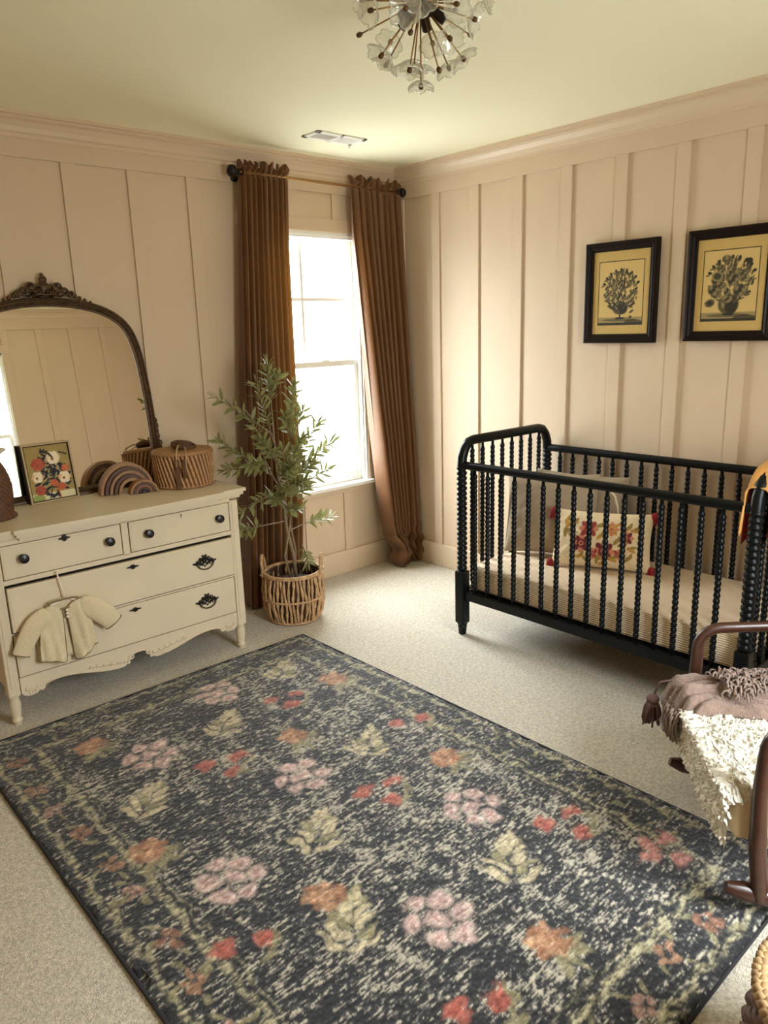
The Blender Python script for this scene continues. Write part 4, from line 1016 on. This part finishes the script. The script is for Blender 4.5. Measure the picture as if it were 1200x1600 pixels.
# ------------------------------------------------------------------ ceiling light
def build_light():
    C0 = Vector((-1.80, -2.03, 2.315))
    R0 = thing('ceiling_light', 'brass starburst ceiling light with clear glass flowers', 'ceiling light', (C0.x, C0.y, H))
    q = MB(); q.lathe([(0, H), (.062, H), (.064, H-.006), (.060, H-.022), (.030, H-.030), (.012, H-.034), (.012, H-.075)][::-1], (C0.x, C0.y, 0), 28); q.build('canopy', M_brass, R0, True, 40)
    q = MB(); q.sph(C0+Vector((0, 0, .035)), .034, 18); q.build('hub', M_brass, R0, True)
    HB = C0+Vector((0, 0, .035))
    for i in range(5):
        a = 2*PI*i/5+.5; d = Vector((math.cos(a)*.85, math.sin(a)*.85, -.62)).normalized()
        k = MB(); k.lathe([(.0125, .025), (.0135, .03), (.0135, .078), (.011, .080), (0, .080)], HB, 14, d); k.build('lamp_socket', M_brassd, R0, True, 40)
    rr = random.Random(5)
    def flower(g, c, d, R_):
        d = d.normalized(); ax = d.orthogonal().normalized(); ay = d.cross(ax); n = 48; rings = []
        for j in range(7):
            s_ = j/6; ring = []
            for k in range(n):
                th = 2*PI*k/n; pet = .80+.20*abs(math.cos(3*th)); r_ = R_*s_*(1-(1-pet)*s_)
                rib = .0040*math.cos(18*th)*s_
                ring.append(g.bm.verts.new(c+ax*r_*math.cos(th)+ay*r_*math.sin(th)+d*(-.006+.020*s_*s_+rib)))
            rings.append(ring)
        for j in range(1, 6):
            for k in range(n): g.bm.faces.new((rings[j][k], rings[j][(k+1) % n], rings[j+1][(k+1) % n], rings[j+1][k]))
        g.bm.verts.ensure_lookup_table()
        bmesh.ops.delete(g.bm, geom=rings[0], context='VERTS')
        # rolled rim
        pts = [rings[6][k].co.copy() for k in range(0, n, 2)]; g.tube(pts+[pts[0]], .0022, 5, False)
    dirs = []
    for el, cnt, ph in ((8, 7, .2), (-20, 8, .55), (-48, 7, .1), (-74, 3, .8)):
        for i in range(cnt):
            a = 2*PI*i/cnt+ph; e = math.radians(el+rr.uniform(-5, 5)); dirs.append(Vector((math.cos(a)*math.cos(e), math.sin(a)*math.cos(e), math.sin(e))))
    tocam = (Vector((-3.4, -3.62, 1.52))-HB).normalized(); dirs.append((tocam+Vector((.02, -.02, .06))).normalized()); dirs.append(Vector((.02, .03, -1)).normalized())
    for i, d in enumerate(dirs):
        L_ = (.175, .150, .165)[i % 3] if i < len(dirs)-2 else (.135, .195)[i-len(dirs)+2]
        k = MB(); k.tube([HB+d*.03, HB+d*L_], .0022, 6); ro = k.build('rod', M_brass, R0, True)
        k = MB(); k.lathe([(.002, -.004), (.006, 0), (.0072, .007), (.005, .013), (0, .014)], HB+d*L_, 10, d); k.build('finial', M_bronze, ro, True)
        if i % 5 != 4 or i >= len(dirs)-2:
            g = MB(); flower(g, HB+d*(L_-.003), d, .043 if i != len(dirs)-1 else .038); g.build('glass_flower', M_crystal, ro, True)
build_light()

# ------------------------------------------------------------------ crib
CX0, CX1, CY0, CY1 = -.745, -.062, -1.215, -2.590       # near rail x, far rail x, window end y, right end y
def spool(r, z0, z1, pitch, taper=.06, n=10):
    prof = [(r*.55, z0), (r*.62, z0+taper)]; z = z0+taper
    k = int((z1-z0-2*taper)/pitch)
    for i in range(k):
        a = z0+taper+(z1-z0-2*taper)*i/k; p = (z1-z0-2*taper)/k
        prof += [(r*.72, a+.02*p), (r*.96, a+.25*p), (r, a+.5*p), (r*.96, a+.75*p), (r*.72, a+.98*p)]
    prof += [(r*.62, z1-taper), (r*.55, z1)]
    return prof
def build_crib():
    R0 = thing('crib', 'dark blue black spindle crib along the right wall', 'crib', ((CX0+CX1)/2, (CY0+CY1)/2, 0)); R0['_local'] = 1
    ox, oy = (CX0+CX1)/2, (CY0+CY1)/2
    L = lambda x, y, z=0: Vector((x-ox, y-oy, z))
    for y in (CY0, CY1):
        # hoop
        hp = []
        for x, z in ((CX0, .335), (CX0, .60), (CX0, .86), (CX0+.004, .905), (CX0+.022, .945), (CX0+.050, .972), (CX0+.085, .980)): hp.append((x, z))
        hp += [(CX1-.085, .980), (CX1-.050, .972), (CX1-.022, .945), (CX1-.004, .905), (CX1, .86), (CX1, .60), (CX1, .335)]
        # bent top bar
        top = MB(); top.tube([L(x, y, z) for x, z in hp[2:-2]], .0235, 14); top.build('end_top_rail', M_crib, R0, True, 60)
        for x in (CX0, CX1):
            MB().lathe(spool(.0255, .335, .87, .024, .004), L(x, y), 14).build('post', M_crib, R0, True)
            MB().box(L(x, y, .200), (.054, .054, .275), .006).build('post_block', M_crib, R0)
            MB().lathe([(.015, 0), (.019, .003), (.022, .040), (.024, .044), (.021, .050), (.026, .056), (.026, .064)], L(x, y), 16).build('foot', M_crib, R0, True, 45)
        MB().bb(CX0-ox, CX1-ox, y-oy-.014, y-oy+.014, .195, .240, .004).build('end_bottom_rail', M_crib, R0)
    for x in (CX0, CX1):
        MB().tube([L(x, CY0, .868), L(x, CY1, .868)], .0195, 12).build('side_top_rail', M_crib, R0, True, 60)
        MB().bb(x-ox-.013, x-ox+.013, CY0-oy, CY1-oy, .190, .235, .004).build('side_bottom_rail', M_crib, R0)
    s0 = MB().lathe(spool(.0125, .225, .866, .0225, .035), (0, 0, 0), 10).build('spindle', M_crib, R0, True)
    s1 = MB().lathe(spool(.0125, .225, .972, .0225, .035), (0, 0, 0), 10).build('spindle', M_crib, R0, True)
    first = True
    for x in (CX0, CX1):
        for k in range(16):
            p = L(x, -1.298-.0785*k)
            o = s0 if first else s0.copy()
            if not first: COL.objects.link(o); o.parent = R0
            first = False; o.location = (p.x, p.y, s0.location.z)
    first = True
    for y in (CY0, CY1):
        for k in range(8):
            p = L(CX0+(CX1-CX0)*(k+1)/9, y)
            o = s1 if first else s1.copy()
            if not first: COL.objects.link(o); o.parent = R0
            first = False; o.location = (p.x, p.y, s1.location.z)
    b = MB()   # mattress support
    b.bb(CX0-ox+.014, CX1-ox-.014, CY0-oy-.02, CY1-oy+.02, .225, .238); b.build('mattress_support', M_crib, R0)
    # mattress
    m = MB(); m.bb(CX0+.022, CX1-.022, CY1+.036, CY0-.036, .239, .374, .022)
    o = m.build('mattress', M_sheet, None, True, 40, base=True); tag(o, 'crib mattress in a cream sheet with thin tan stripes', 'mattress')
build_crib()

def pillow_pts(w, h, t, nu, nv, seed, sag=.0):
    r = np.random.default_rng(seed)
    u = np.linspace(-1, 1, nu); v = np.linspace(-1, 1, nv); U, V = np.meshgrid(u, v, indexing='ij')
    pin = .06
    X = w/2*U*(1-pin*(1-np.abs(U))*0-pin*V**2*0-.05*(1-V**2)*np.abs(U)); Z = h/2*V*(1-.06*(1-U**2)*np.abs(V))
    D = t/2*np.clip((1-np.abs(U)**2.6), 0, 1)**.55*np.clip((1-np.abs(V)**2.6), 0, 1)**.55
    wr = np.array([[noise.noise(Vector((a*5+seed, b_*5, seed))) for b_ in V[0]*h/.3] for a in u*w/.3])
    D = D*(1+.10*wr)
    return U, V, X, Z, D
def build_pillow(name, label, w, h, t, loc, rz, lean, m_, seed, colf=None, nu=44, nv=36, group='pillows in the crib'):
    R0 = thing(name, label, 'pillow', loc, rz, group); R0['_local'] = 1
    U, V, X, Z, D = pillow_pts(w, h, t, nu, nv, seed)
    for nm, sg in (('front_panel', -1), ('back_panel', 1)):
        P = np.empty(U.shape+(3,)); Zz = Z+h/2; Dd = sg*D
        P[..., 0] = X; P[..., 1] = Dd*math.cos(lean)+Zz*math.sin(lean); P[..., 2] = Zz*math.cos(lean)-Dd*math.sin(lean)
        C = None
        if colf is not None: C = colf(X, Zz, sg)
        me = grid_mesh(nm, P if sg == -1 else P[::-1], C if (C is None or sg == -1) else C[::-1])
        link_mesh(nm, me, m_, R0)
    return R0, lambda x, z, d=0: Vector((x, d*math.cos(lean)+z*math.sin(lean), z*math.cos(lean)-d*math.sin(lean)))
MT = .375
def embro(X, Z, sg):
    base = np.ones(X.shape+(3,))*np.array(S(228, 208, 170)[:3])
    if sg == 1: return base
    p = Painter.__new__(Painter); p.u = X; p.v = Z; p.C = base; p.n = np.random.default_rng(2).random(X.shape)
    red = S(150, 58, 50); mar = S(112, 36, 44); och = S(190, 142, 66); olv = S(150, 126, 62); pk = S(206, 130, 100); r = random.Random(12)
    H2 = .135
    for x, z, R_, c in ((-.085, .115, .046, mar), (.02, .085, .050, mar), (-.055, .185, .045, red), (.05, .19, .034, och), (.115, .155, .034, mar), (-.03, .07, .028, red), (.085, .075, .025, red)):
        for k in range(8): p.e(x+R_*.62*math.cos(k*.785), z+R_*.62*math.sin(k*.785), R_*.42, R_*.30, c if k % 2 else pk, k*.785, 1)
        p.e(x, z, R_*.5, R_*.5, c); p.e(x, z, R_*.28, R_*.28, pk); p.e(x, z, R_*.14, R_*.14, mar)
    for x, z, a in ((-.15, .20, .8), (-.14, .175, .4), (-.165, .16, 1.6), (-.16, .22, 1.2), (-.125, .21, .2), (-.13, .15, -.3), (.0, .155, .8), (.0, .205, .3), (.075, .135, .9), (.1, .12, .3), (.14, .1, -.5), (.12, .20, .6), (.15, .19, 0), (.06, .05, -.4), (-.09, .055, .4), (-.06, .04, 2.4), (.015, .03, .4), (.13, .06, .7), (.09, .215, .2), (-.01, .045, 1.4)):
        p.e(x, z, .024, .010, och if r.random() < .6 else olv, a, 1); p.e(x+.01, z+.012, .016, .007, olv, a+.5, 1)
    return p.C
pl, T_ = build_pillow('lumbar_pillow', 'cream lumbar pillow embroidered with red flowers and red corner tassels in the crib', .46, .275, .13, (-.385, -1.760, MT+.003), math.radians(-66), .30, M_embro, 4, embro, 150, 100)
for x, z in ((-.232, .265), (-.232, .012), (.232, .265), (.232, .012)):
    q = MB(); c = T_(x, z); q.sph(c, .020, 10, (1, 1, 1))
    for k in range(14):
        a = 2*PI*k/14; q.tube([c, c+Vector((.018*math.cos(a), .012*math.sin(a), -.01)), c+Vector((.022*math.cos(a), .016*math.sin(a), -.04))], .0035, 5)
    q.build('corner_tassel', M_redtas, pl, True)
build_pillow('square_pillow', 'plain taupe square pillow leaning on the window end of the crib', .46, .42, .15, (-.36, -1.452, MT+.003), math.radians(-66), .16, M_taupe, 6)
build_pillow('striped_pillow', 'grey pinstriped pillow leaning on the crib back rail behind the others', .50, .40, .14, (-.200, -1.500, MT+.003), math.radians(-82), .13, M_pinst, 9)

# ------------------------------------------------------------------ throw over the crib end
def build_crib_throw():
    R0 = thing('crib_throw', 'mustard throw with dark red underside draped over the near end of the crib', 'throw blanket', (-.45, CY1, .62))
    def prof(t):   # over the bar: t in -1..1
        r = .032
        if abs(t) < .12:
            a = t/.12*PI/2; return (math.sin(a)*r, .980+math.cos(a)*r)
        s_ = 1 if t > 0 else -1; return (s_*(r+.004*(abs(t)-.12)), .980-(abs(t)-.12)*.42)
    def make(x0, x1, ln0, ln1, off, seed):
        nu, nv = 50, 70; P = np.empty((nu, nv, 3))
        for i in range(nu):
            for j in range(nv):
                u = i/(nu-1); t = -1+2*j/(nv-1); t *= (ln0+(ln1-ln0)*u)
                dy, z = prof(t); x = x0+(x1-x0)*u; drop = max(0, x-(-.74+.0))
                zb = 0
                if x < CX0+.085: k_ = (CX0+.085-x)/.085; zb = -.075*min(1, k_)**2
                w_ = abs(t); dy += (1 if t > 0 else -1)*(off + .012*w_*(1+math.sin(x*38+seed+t*2)))
                P[i, j] = (x + .012*math.sin(t*5+seed), CY1+dy, z+zb+off*.5+.004*math.sin(x*50+t*9))
        return P
    o = link_mesh('top_layer', grid_mesh('top_layer', make(CX0-.012, -.15, .24, .46, .012, 1.0)), M_mustard, R0)
    md = o.modifiers.new('thickness', 'SOLIDIFY'); md.thickness = .005; md.offset = 0
    o = link_mesh('red_layer', grid_mesh('red_layer', make(CX0+.030, -.13, .66, 1.0, .004, 2.5)), M_redcl, R0)
    md = o.modifiers.new('thickness', 'SOLIDIFY'); md.thickness = .005; md.offset = 0
    q = MB(); q.tube([(CX0-.030, CY1+.034, .88), (CX0-.038, CY1+.036, .83), (CX0-.044, CY1+.036, .79), (CX0-.040, CY1+.036, .775), (CX0-.033, CY1+.036, .785), (CX0-.030, CY1+.035, .83), (CX0-.022, CY1+.034, .90)], .0028, 6); q.build('tie_cord', M_mustard, R0, True)
build_crib_throw()

# ------------------------------------------------------------------ rocking chair
CT = Vector((-1.205, -2.558, 0)); CF = Vector((-.649, .761, 0)); CW = Vector((-.761, -.649, 0))
def K(f, w, z): return CT+CF*f+CW*w+Vector((0, 0, z))
def build_chair():
    R0 = thing('rocking_chair', 'low walnut rocking chair with tan seat at the right edge by the rug', 'rocking chair', tuple(K(-.35, .31, 0)))
    for w in (.012, .612):
        r = MB(); pts = []
        z_off = .016 if w > .3 else .0
        for i in range(25):
            f = .0 - .95*i/24; d = (f+.46); z = .020+z_off+.30*d*d; pts.append(K(f, w, z))
        r.tube(pts, [.014]+[.026]*23+[.014], 10, True, (1.0, .85)); r.build('rocker', M_wood, R0, True, 60)
    for w in (.012, .612):
        out = .02 if w > .3 else .0
        a = MB()
        P = [K(-.085, w, .075), K(-.068, w, .22), K(-.060, w+out*.3, .38), K(-.062, w+out*.5, .48)]
        for i in range(9):
            t = PI/2*i/8; P.append(K(-.062-.075*(1-math.cos(t)), w+out*.6, .495+.070*math.sin(t)))
        P += [K(-.25, w+out*.6, .572), K(-.40, w+out*.4, .578), K(-.56, w, .566)]
        a.tube(P, [.024, .024, .022, .021]+[.020]*9+[.020]*3, 12, True, (1.15, .85)); a.build('arm', M_wood, R0, True, 60)
        b = MB(); b.tube([K(-.62, w, .075), K(-.585, w, .30), K(-.60, w, .50), K(-.65, w, .62), K(-.69, w, .72)], [.020, .022, .020, .018, .015], 12); b.build('rear_leg', M_wood, R0, True, 60)
    s_ = MB(); rot = Matrix((tuple(CF), tuple(CW), (0, 0, 1))).transposed()
    for f in (-.075, -.56): s_.box(K(f, .312, .225), (.030, .58, .045), .006, rot)
    s_.box(K(-.675, .312, .68), (.03, .58, .07), .008, rot)
    s_.build('cross_rail', M_wood, R0)
    c = MB(); c.box(K(-.285, .340, .292), (.545, .515, .135), .018, rot, 3); c.build('seat_cushion', M_uphol, R0, True, 50)
    tl = Euler((0, -.20, 0)).to_matrix()
    c = MB(); c.box(K(-.60, .312, .53), (.11, .53, .34), .035, rot @ tl, 4); c.build('back_cushion', M_uphol, R0, True, 50)
build_chair()

def build_sheepskin():
    nu, nv = 150, 170; P = np.empty((nu, nv, 3)); Nn = np.empty((nu, nv, 3))
    zt_ = .362
    for i in range(nu):
        u = i/(nu-1)
        for j in range(nv):
            v = j/(nv-1)
            w = .086+.512*u; ln = v*.66
            hang = .105+.030*u
            # wavy outline
            if ln < hang: f, z, n_ = .006, zt_-(hang-ln), (1, 0, 0)
            else: f, z, n_ = .006-(ln-hang), zt_, (0, 0, 1)
            k = np.clip((ln-hang)/.03+.5, 0, 1); f2 = f+.012*(1-abs(2*k-1)); z2 = z
            e = .010*math.sin(v*17)+.008*math.sin(v*41+1); ed = u**6
            dw = (.012*math.sin(v*13+.6)+.010*noise.noise(Vector((v*24, 3, 1))))*ed - .02*ed*(1-np.clip((ln-hang)/.10, 0, 1))*0
            nrm = np.array([(1-k), 0, k]); nrm /= np.linalg.norm(nrm)
            # at the near edge let the fleece roll over the seat side
            roll = np.clip((u-.96)/.04, 0, 1); nrm = nrm*(1-.5*roll)+np.array([0, 1, 0])*roll*.6
            q = Vector((w*1.0, ln, 0))
            h = .012+.010*noise.noise(q*30)+.008*noise.noise(q*62+Vector((3, 1, 2)))+.003*noise.noise(q*140)
            h += .009*abs(noise.noise(Vector((w*46, ln*34, 2))))
            ed2 = min(1, u/.03, (1-u)/.03, v/.03, (1-v)/.03)
            h = h*(.35+.65*ed2)+.004
            p = K(f2+nrm[0]*h, w+dw+nrm[1]*h, z2+nrm[2]*h - .022*roll**2); P[i, j] = p
    R0 = thing('sheepskin', 'white fluffy sheepskin spread over the rocking chair seat', 'sheepskin', tuple(K(-.25, .34, zt_)))
    link_mesh('fleece', grid_mesh('fleece', P), M_sheep, R0)
    # loose curls along the surface
    r = random.Random(3); g = MB()
    for _ in range(5200):
        i = r.randrange(2, nu-2); j = r.randrange(2, nv-2); p = Vector(P[i, j]); a = Vector(P[i+1, j])-Vector(P[i-1, j]); b_ = Vector(P[i, j+1])-Vector(P[i, j-1])
        n_ = a.cross(b_); n_ = n_.normalized() if n_.length > 0 else Vector((0, 0, 1))
        if n_.z < 0 and j > 40: n_ = -n_
        if j <= 40 and n_.dot(CF) < 0: n_ = -n_
        d = (a.normalized()*r.uniform(-1, 1)+b_.normalized()*r.uniform(-1.2, .2)); d = d.normalized() if d.length > .1 else a.normalized()
        L_ = r.uniform(.006, .012)
        g.tube([p-n_*.003, p+n_*.0028+d*L_*.35, p+n_*.003+d*L_*.75, p-n_*.001+d*L_], [.0026, .0030, .0026, .0012], 5, False)
    for _ in range(700):
        side = r.random() < .6
        if side: i, j = nu-1-r.randrange(0, 5), r.randrange(int(nv*.16), nv-1)
        else: i, j = r.randrange(0, nu-1), r.randrange(0, 5)
        p = Vector(P[i, j]); a = r.uniform(0, 2*PI); out = CW*r.uniform(.1, .9) if side else CF*r.uniform(.1, .9)
        L_ = r.uniform(.006, .013); d = Vector((math.cos(a)*.35, math.sin(a)*.35, -1.0))
        g.tube([p+Vector((0, 0, .004)), p+out*.007+d*L_*.3, p+out*.010+d*L_*.7+Vector((.003*math.cos(a*3), .003*math.sin(a*3), 0)), p+out*.006+d*L_], [.004, .0048, .004, .0015], 5, False)
    o = g.build('wool_curls', M_sheep, R0, True); o['kind'] = 'stuff'
build_sheepskin()

def build_chair_throw():
    R0 = thing('knitted_throw', 'mauve brown knitted throw with tassels bunched on the rocking chair seat', 'throw blanket', tuple(K(-.12, .12, .40)))
    zt_ = .385
    lumps = []
    def fold(w0, w1, f0, f1, hgt, name, seed, drop=.0):
        nu, nv = 26, 40; P = np.empty((nu, nv, 3))
        for i in range(nu):
            for j in range(nv):
                u = i/(nu-1); v = j/(nv-1)
                f = f0+(f1-f0)*v; prof = math.sin(PI*u)**.65
                endt = min(1, v/.10)**.5*min(1, (1-v)/.10+.25)**.5
                w = w0+(w1-w0)*u + .018*math.sin(v*6+seed) + .05*v*(math.sin(seed))
                z = zt_-.004+hgt*prof*endt + .014*noise.noise(Vector((u*2.5, v*5, seed)))+.005*noise.noise(Vector((u*8, v*14, seed)))
                if f > .012: z -= drop*((f-.012)/max(.001, f0-.012))**1.3
                P[i, j] = K(f, w, z)
        o = link_mesh(name, grid_mesh(name, P), M_throw, R0)
        md = o.modifiers.new('thickness', 'SOLIDIFY'); md.thickness = .006; md.offset = -1
    fold(.030, .092, .052, -.36, .052, 'throw_fold', .4, .05)
    fold(.080, .140, .066, -.34, .046, 'throw_fold', 1.3, .10)
    fold(.128, .190, .050, -.35, .060, 'throw_fold', 2.2, .075)
    fold(.178, .232, .036, -.33, .044, 'throw_fold', 2.9, .06)
    fold(.215, .262, .004, -.31, .034, 'throw_fold', 3.3)
    fold(.03, .25, -.02, -.40, .022, 'throw_fold', 3.9)
    # looped fringe heaped on top
    r = random.Random(9)
    g = MB()
    for _ in range(520):
        t = r.random(); f = -.10-.27*t+r.uniform(-.03, .03); w = .075+.13*r.random()+.03*math.sin(t*9); z = zt_+.030+.040*math.sin(min(1, max(0, (w-.03)/.24))*PI)+r.uniform(-.006, .012)
        p = K(f, w, z); a = r.uniform(0, 2*PI); d = Vector((math.cos(a), math.sin(a), 0)); s_ = r.uniform(.008, .014)
        g.tube([p-d*s_*.8, p-d*s_*.3+Vector((0, 0, s_*.9)), p+d*s_*.4+Vector((0, 0, s_*.8)), p+d*s_, p+d*s_*.8+Vector((0, 0, -.010))], .0032, 5)
    for _ in range(110):     # hanging ends over the front edge
        w = .130+.10*r.random(); p = K(.055+r.uniform(-.015, .006), w, zt_-.03+r.uniform(-.02, .02)); a = r.uniform(-.4, .4)
        g.tube([p, p+CF*.006+Vector((0, 0, -.018)), p+CF*.004+CW*.006*a+Vector((0, 0, -.042)), p+CW*.012*a+Vector((0, 0, -.060))], .0032, 5)
    o = g.build('fringe', M_throw, R0, True); o['kind'] = 'stuff'
    def tassel(p, L_, R_):
        q = MB(); q.sph(p, R_*.62, 12, (1, 1, .9)); q.torus(p+Vector((0, 0, -R_*.55)), R_*.5, .004, (0, 0, 1), 16, 6)
        for k in range(46):
            a = r.uniform(0, 2*PI); rr = R_*math.sqrt(r.random()); d = Vector((math.cos(a), math.sin(a), 0))
            q.tube([p+d*rr*.35, p+d*rr*.8+Vector((0, 0, -L_*.4)), p+d*rr*1.0+Vector((0, 0, -L_*r.uniform(.85, 1.05)))], .0034, 5)
        q.tube([p+Vector((0, 0, R_*.3)), p-CF*.02+Vector((0, 0, .06)), p-CF*.05+CW*.015+Vector((0, 0, .075))], .0030, 6)
        q.build('tassel', M_throw_d, R0, True)
    tassel(K(.078, .060, .335), .085, .033)
build_chair_throw()

# ------------------------------------------------------------------ straw floor basket at the corner
def build_floor_basket():
    c = Vector((-2.030, -3.390, 0))
    R0 = thing('floor_basket', 'braided straw floor basket in the bottom right corner past the rug', 'basket', tuple(c)); R0['_local'] = 1
    R_, h = .205, .30
    b = MB(); rows = 15
    for i in range(rows):
        z = .012+i*(h-.03)/(rows-1); rr = R_*(.90+.17*math.sin(PI*min(1, (i+.5)/(rows-1)*.86))); P = []
        n = 90
        for k in range(n+1):
            th = 2*PI*k/n; P.append(((rr+.005*math.sin(th*30+i*PI))*math.cos(th), (rr+.005*math.sin(th*30+i*PI))*math.sin(th), z))
        b.tube(P, .0105, 6, False)
    b.lathe([(0, .004), (R_*.86, .006)], n=40, caps=False)
    b.build('woven_wall', M_ratt_d, R0, True)
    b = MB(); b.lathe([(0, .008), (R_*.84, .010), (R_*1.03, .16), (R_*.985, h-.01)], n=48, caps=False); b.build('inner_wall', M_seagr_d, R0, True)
    b = MB()
    for s_ in range(3):
        P = []; n = 220
        for k in range(n+1):
            th = 2*PI*k/n; a = th*26+s_*2*PI/3; P.append(((R_+.009*math.cos(a))*math.cos(th), (R_+.009*math.cos(a))*math.sin(th), h+.002+.008*math.sin(2*a)))
        b.tube(P, .0082, 6, False)
    b.build('braided_rim', M_basket2, R0, True)
build_floor_basket()

# ------------------------------------------------------------------ light: daylight through the window and the added fill window
SIDE2 = 1.0  # sky brightness factor on the side of the added window
wd = bpy.data.worlds.new('sky'); sc.world = wd; wd.use_nodes = True
N = wd.node_tree.nodes; L = wd.node_tree.links; bg = N['Background']
tc = N.new('ShaderNodeTexCoord'); sp = N.new('ShaderNodeSeparateXYZ'); L.new(tc.outputs['Generated'], sp.inputs[0])
rp = N.new('ShaderNodeValToRGB'); rp.color_ramp.elements[0].position = .46; rp.color_ramp.elements[0].color = (.42, .44, .44, 1); rp.color_ramp.elements[1].position = .80; rp.color_ramp.elements[1].color = (1.40, 1.47, 1.58, 1)
mr = N.new('ShaderNodeMapRange'); mr.inputs['From Min'].default_value = -1; mr.inputs['From Max'].default_value = 1
L.new(sp.outputs['Z'], mr.inputs['Value']); L.new(mr.outputs[0], rp.inputs[0]); 
my = N.new('ShaderNodeMapRange'); my.inputs['From Min'].default_value = -.35; my.inputs['From Max'].default_value = .35; my.inputs['To Min'].default_value = SIDE2; my.inputs['To Max'].default_value = 1.0
L.new(sp.outputs['Y'], my.inputs['Value']); vm = N.new('ShaderNodeVectorMath'); vm.operation = 'SCALE'; L.new(rp.outputs[0], vm.inputs[0]); L.new(my.outputs[0], vm.inputs['Scale']); L.new(vm.outputs[0], bg.inputs['Color'])
bg.inputs['Strength'].default_value = 6.7
for x0, x1, y, rx in ((WX0, WX1, .13, -PI/2), (DX0, DX1, RY0-.13, PI/2)):
    pl_ = bpy.data.lights.new('window_portal', 'AREA'); pl_.shape = 'RECTANGLE'; pl_.size = x1-x0; pl_.size_y = WZ1-WZ0; pl_.cycles.is_portal = True
    po = bpy.data.objects.new('window_portal', pl_); COL.objects.link(po); po.location = ((x0+x1)/2, y, (WZ0+WZ1)/2); po.rotation_euler = (rx, 0, 0)

# ------------------------------------------------------------------ camera
cam = bpy.data.cameras.new('camera'); co = bpy.data.objects.new('camera', cam); COL.objects.link(co); sc.camera = co
cam.sensor_fit = 'VERTICAL'; cam.sensor_height = 36; cam.lens = 36*1176.64/1600; cam.clip_start = .02
yaw, pit, rol = 0.729068484, -0.240268094, -0.0297251393
f = Vector((math.sin(yaw)*math.cos(pit), math.cos(yaw)*math.cos(pit), math.sin(pit))); r0 = Vector((math.cos(yaw), -math.sin(yaw), 0)); u0 = r0.cross(f)
r = r0*math.cos(rol)+u0*math.sin(rol); u = -r0*math.sin(rol)+u0*math.cos(rol)
co.matrix_world = Matrix(((r.x, u.x, -f.x, -3.39888), (r.y, u.y, -f.y, -3.61645), (r.z, u.z, -f.z, 1.51858), (0, 0, 0, 1)))

for o in bpy.data.objects:
    if o.get('_local'): del o['_local']
vs = sc.view_settings; vs.view_transform = 'Standard'; vs.look = 'None'; vs.exposure = 2.06; vs.gamma = 1.0; vs.use_curve_mapping = False
sc.cycles.max_bounces = 12; sc.cycles.diffuse_bounces = 6; sc.cycles.transparent_max_bounces = 24
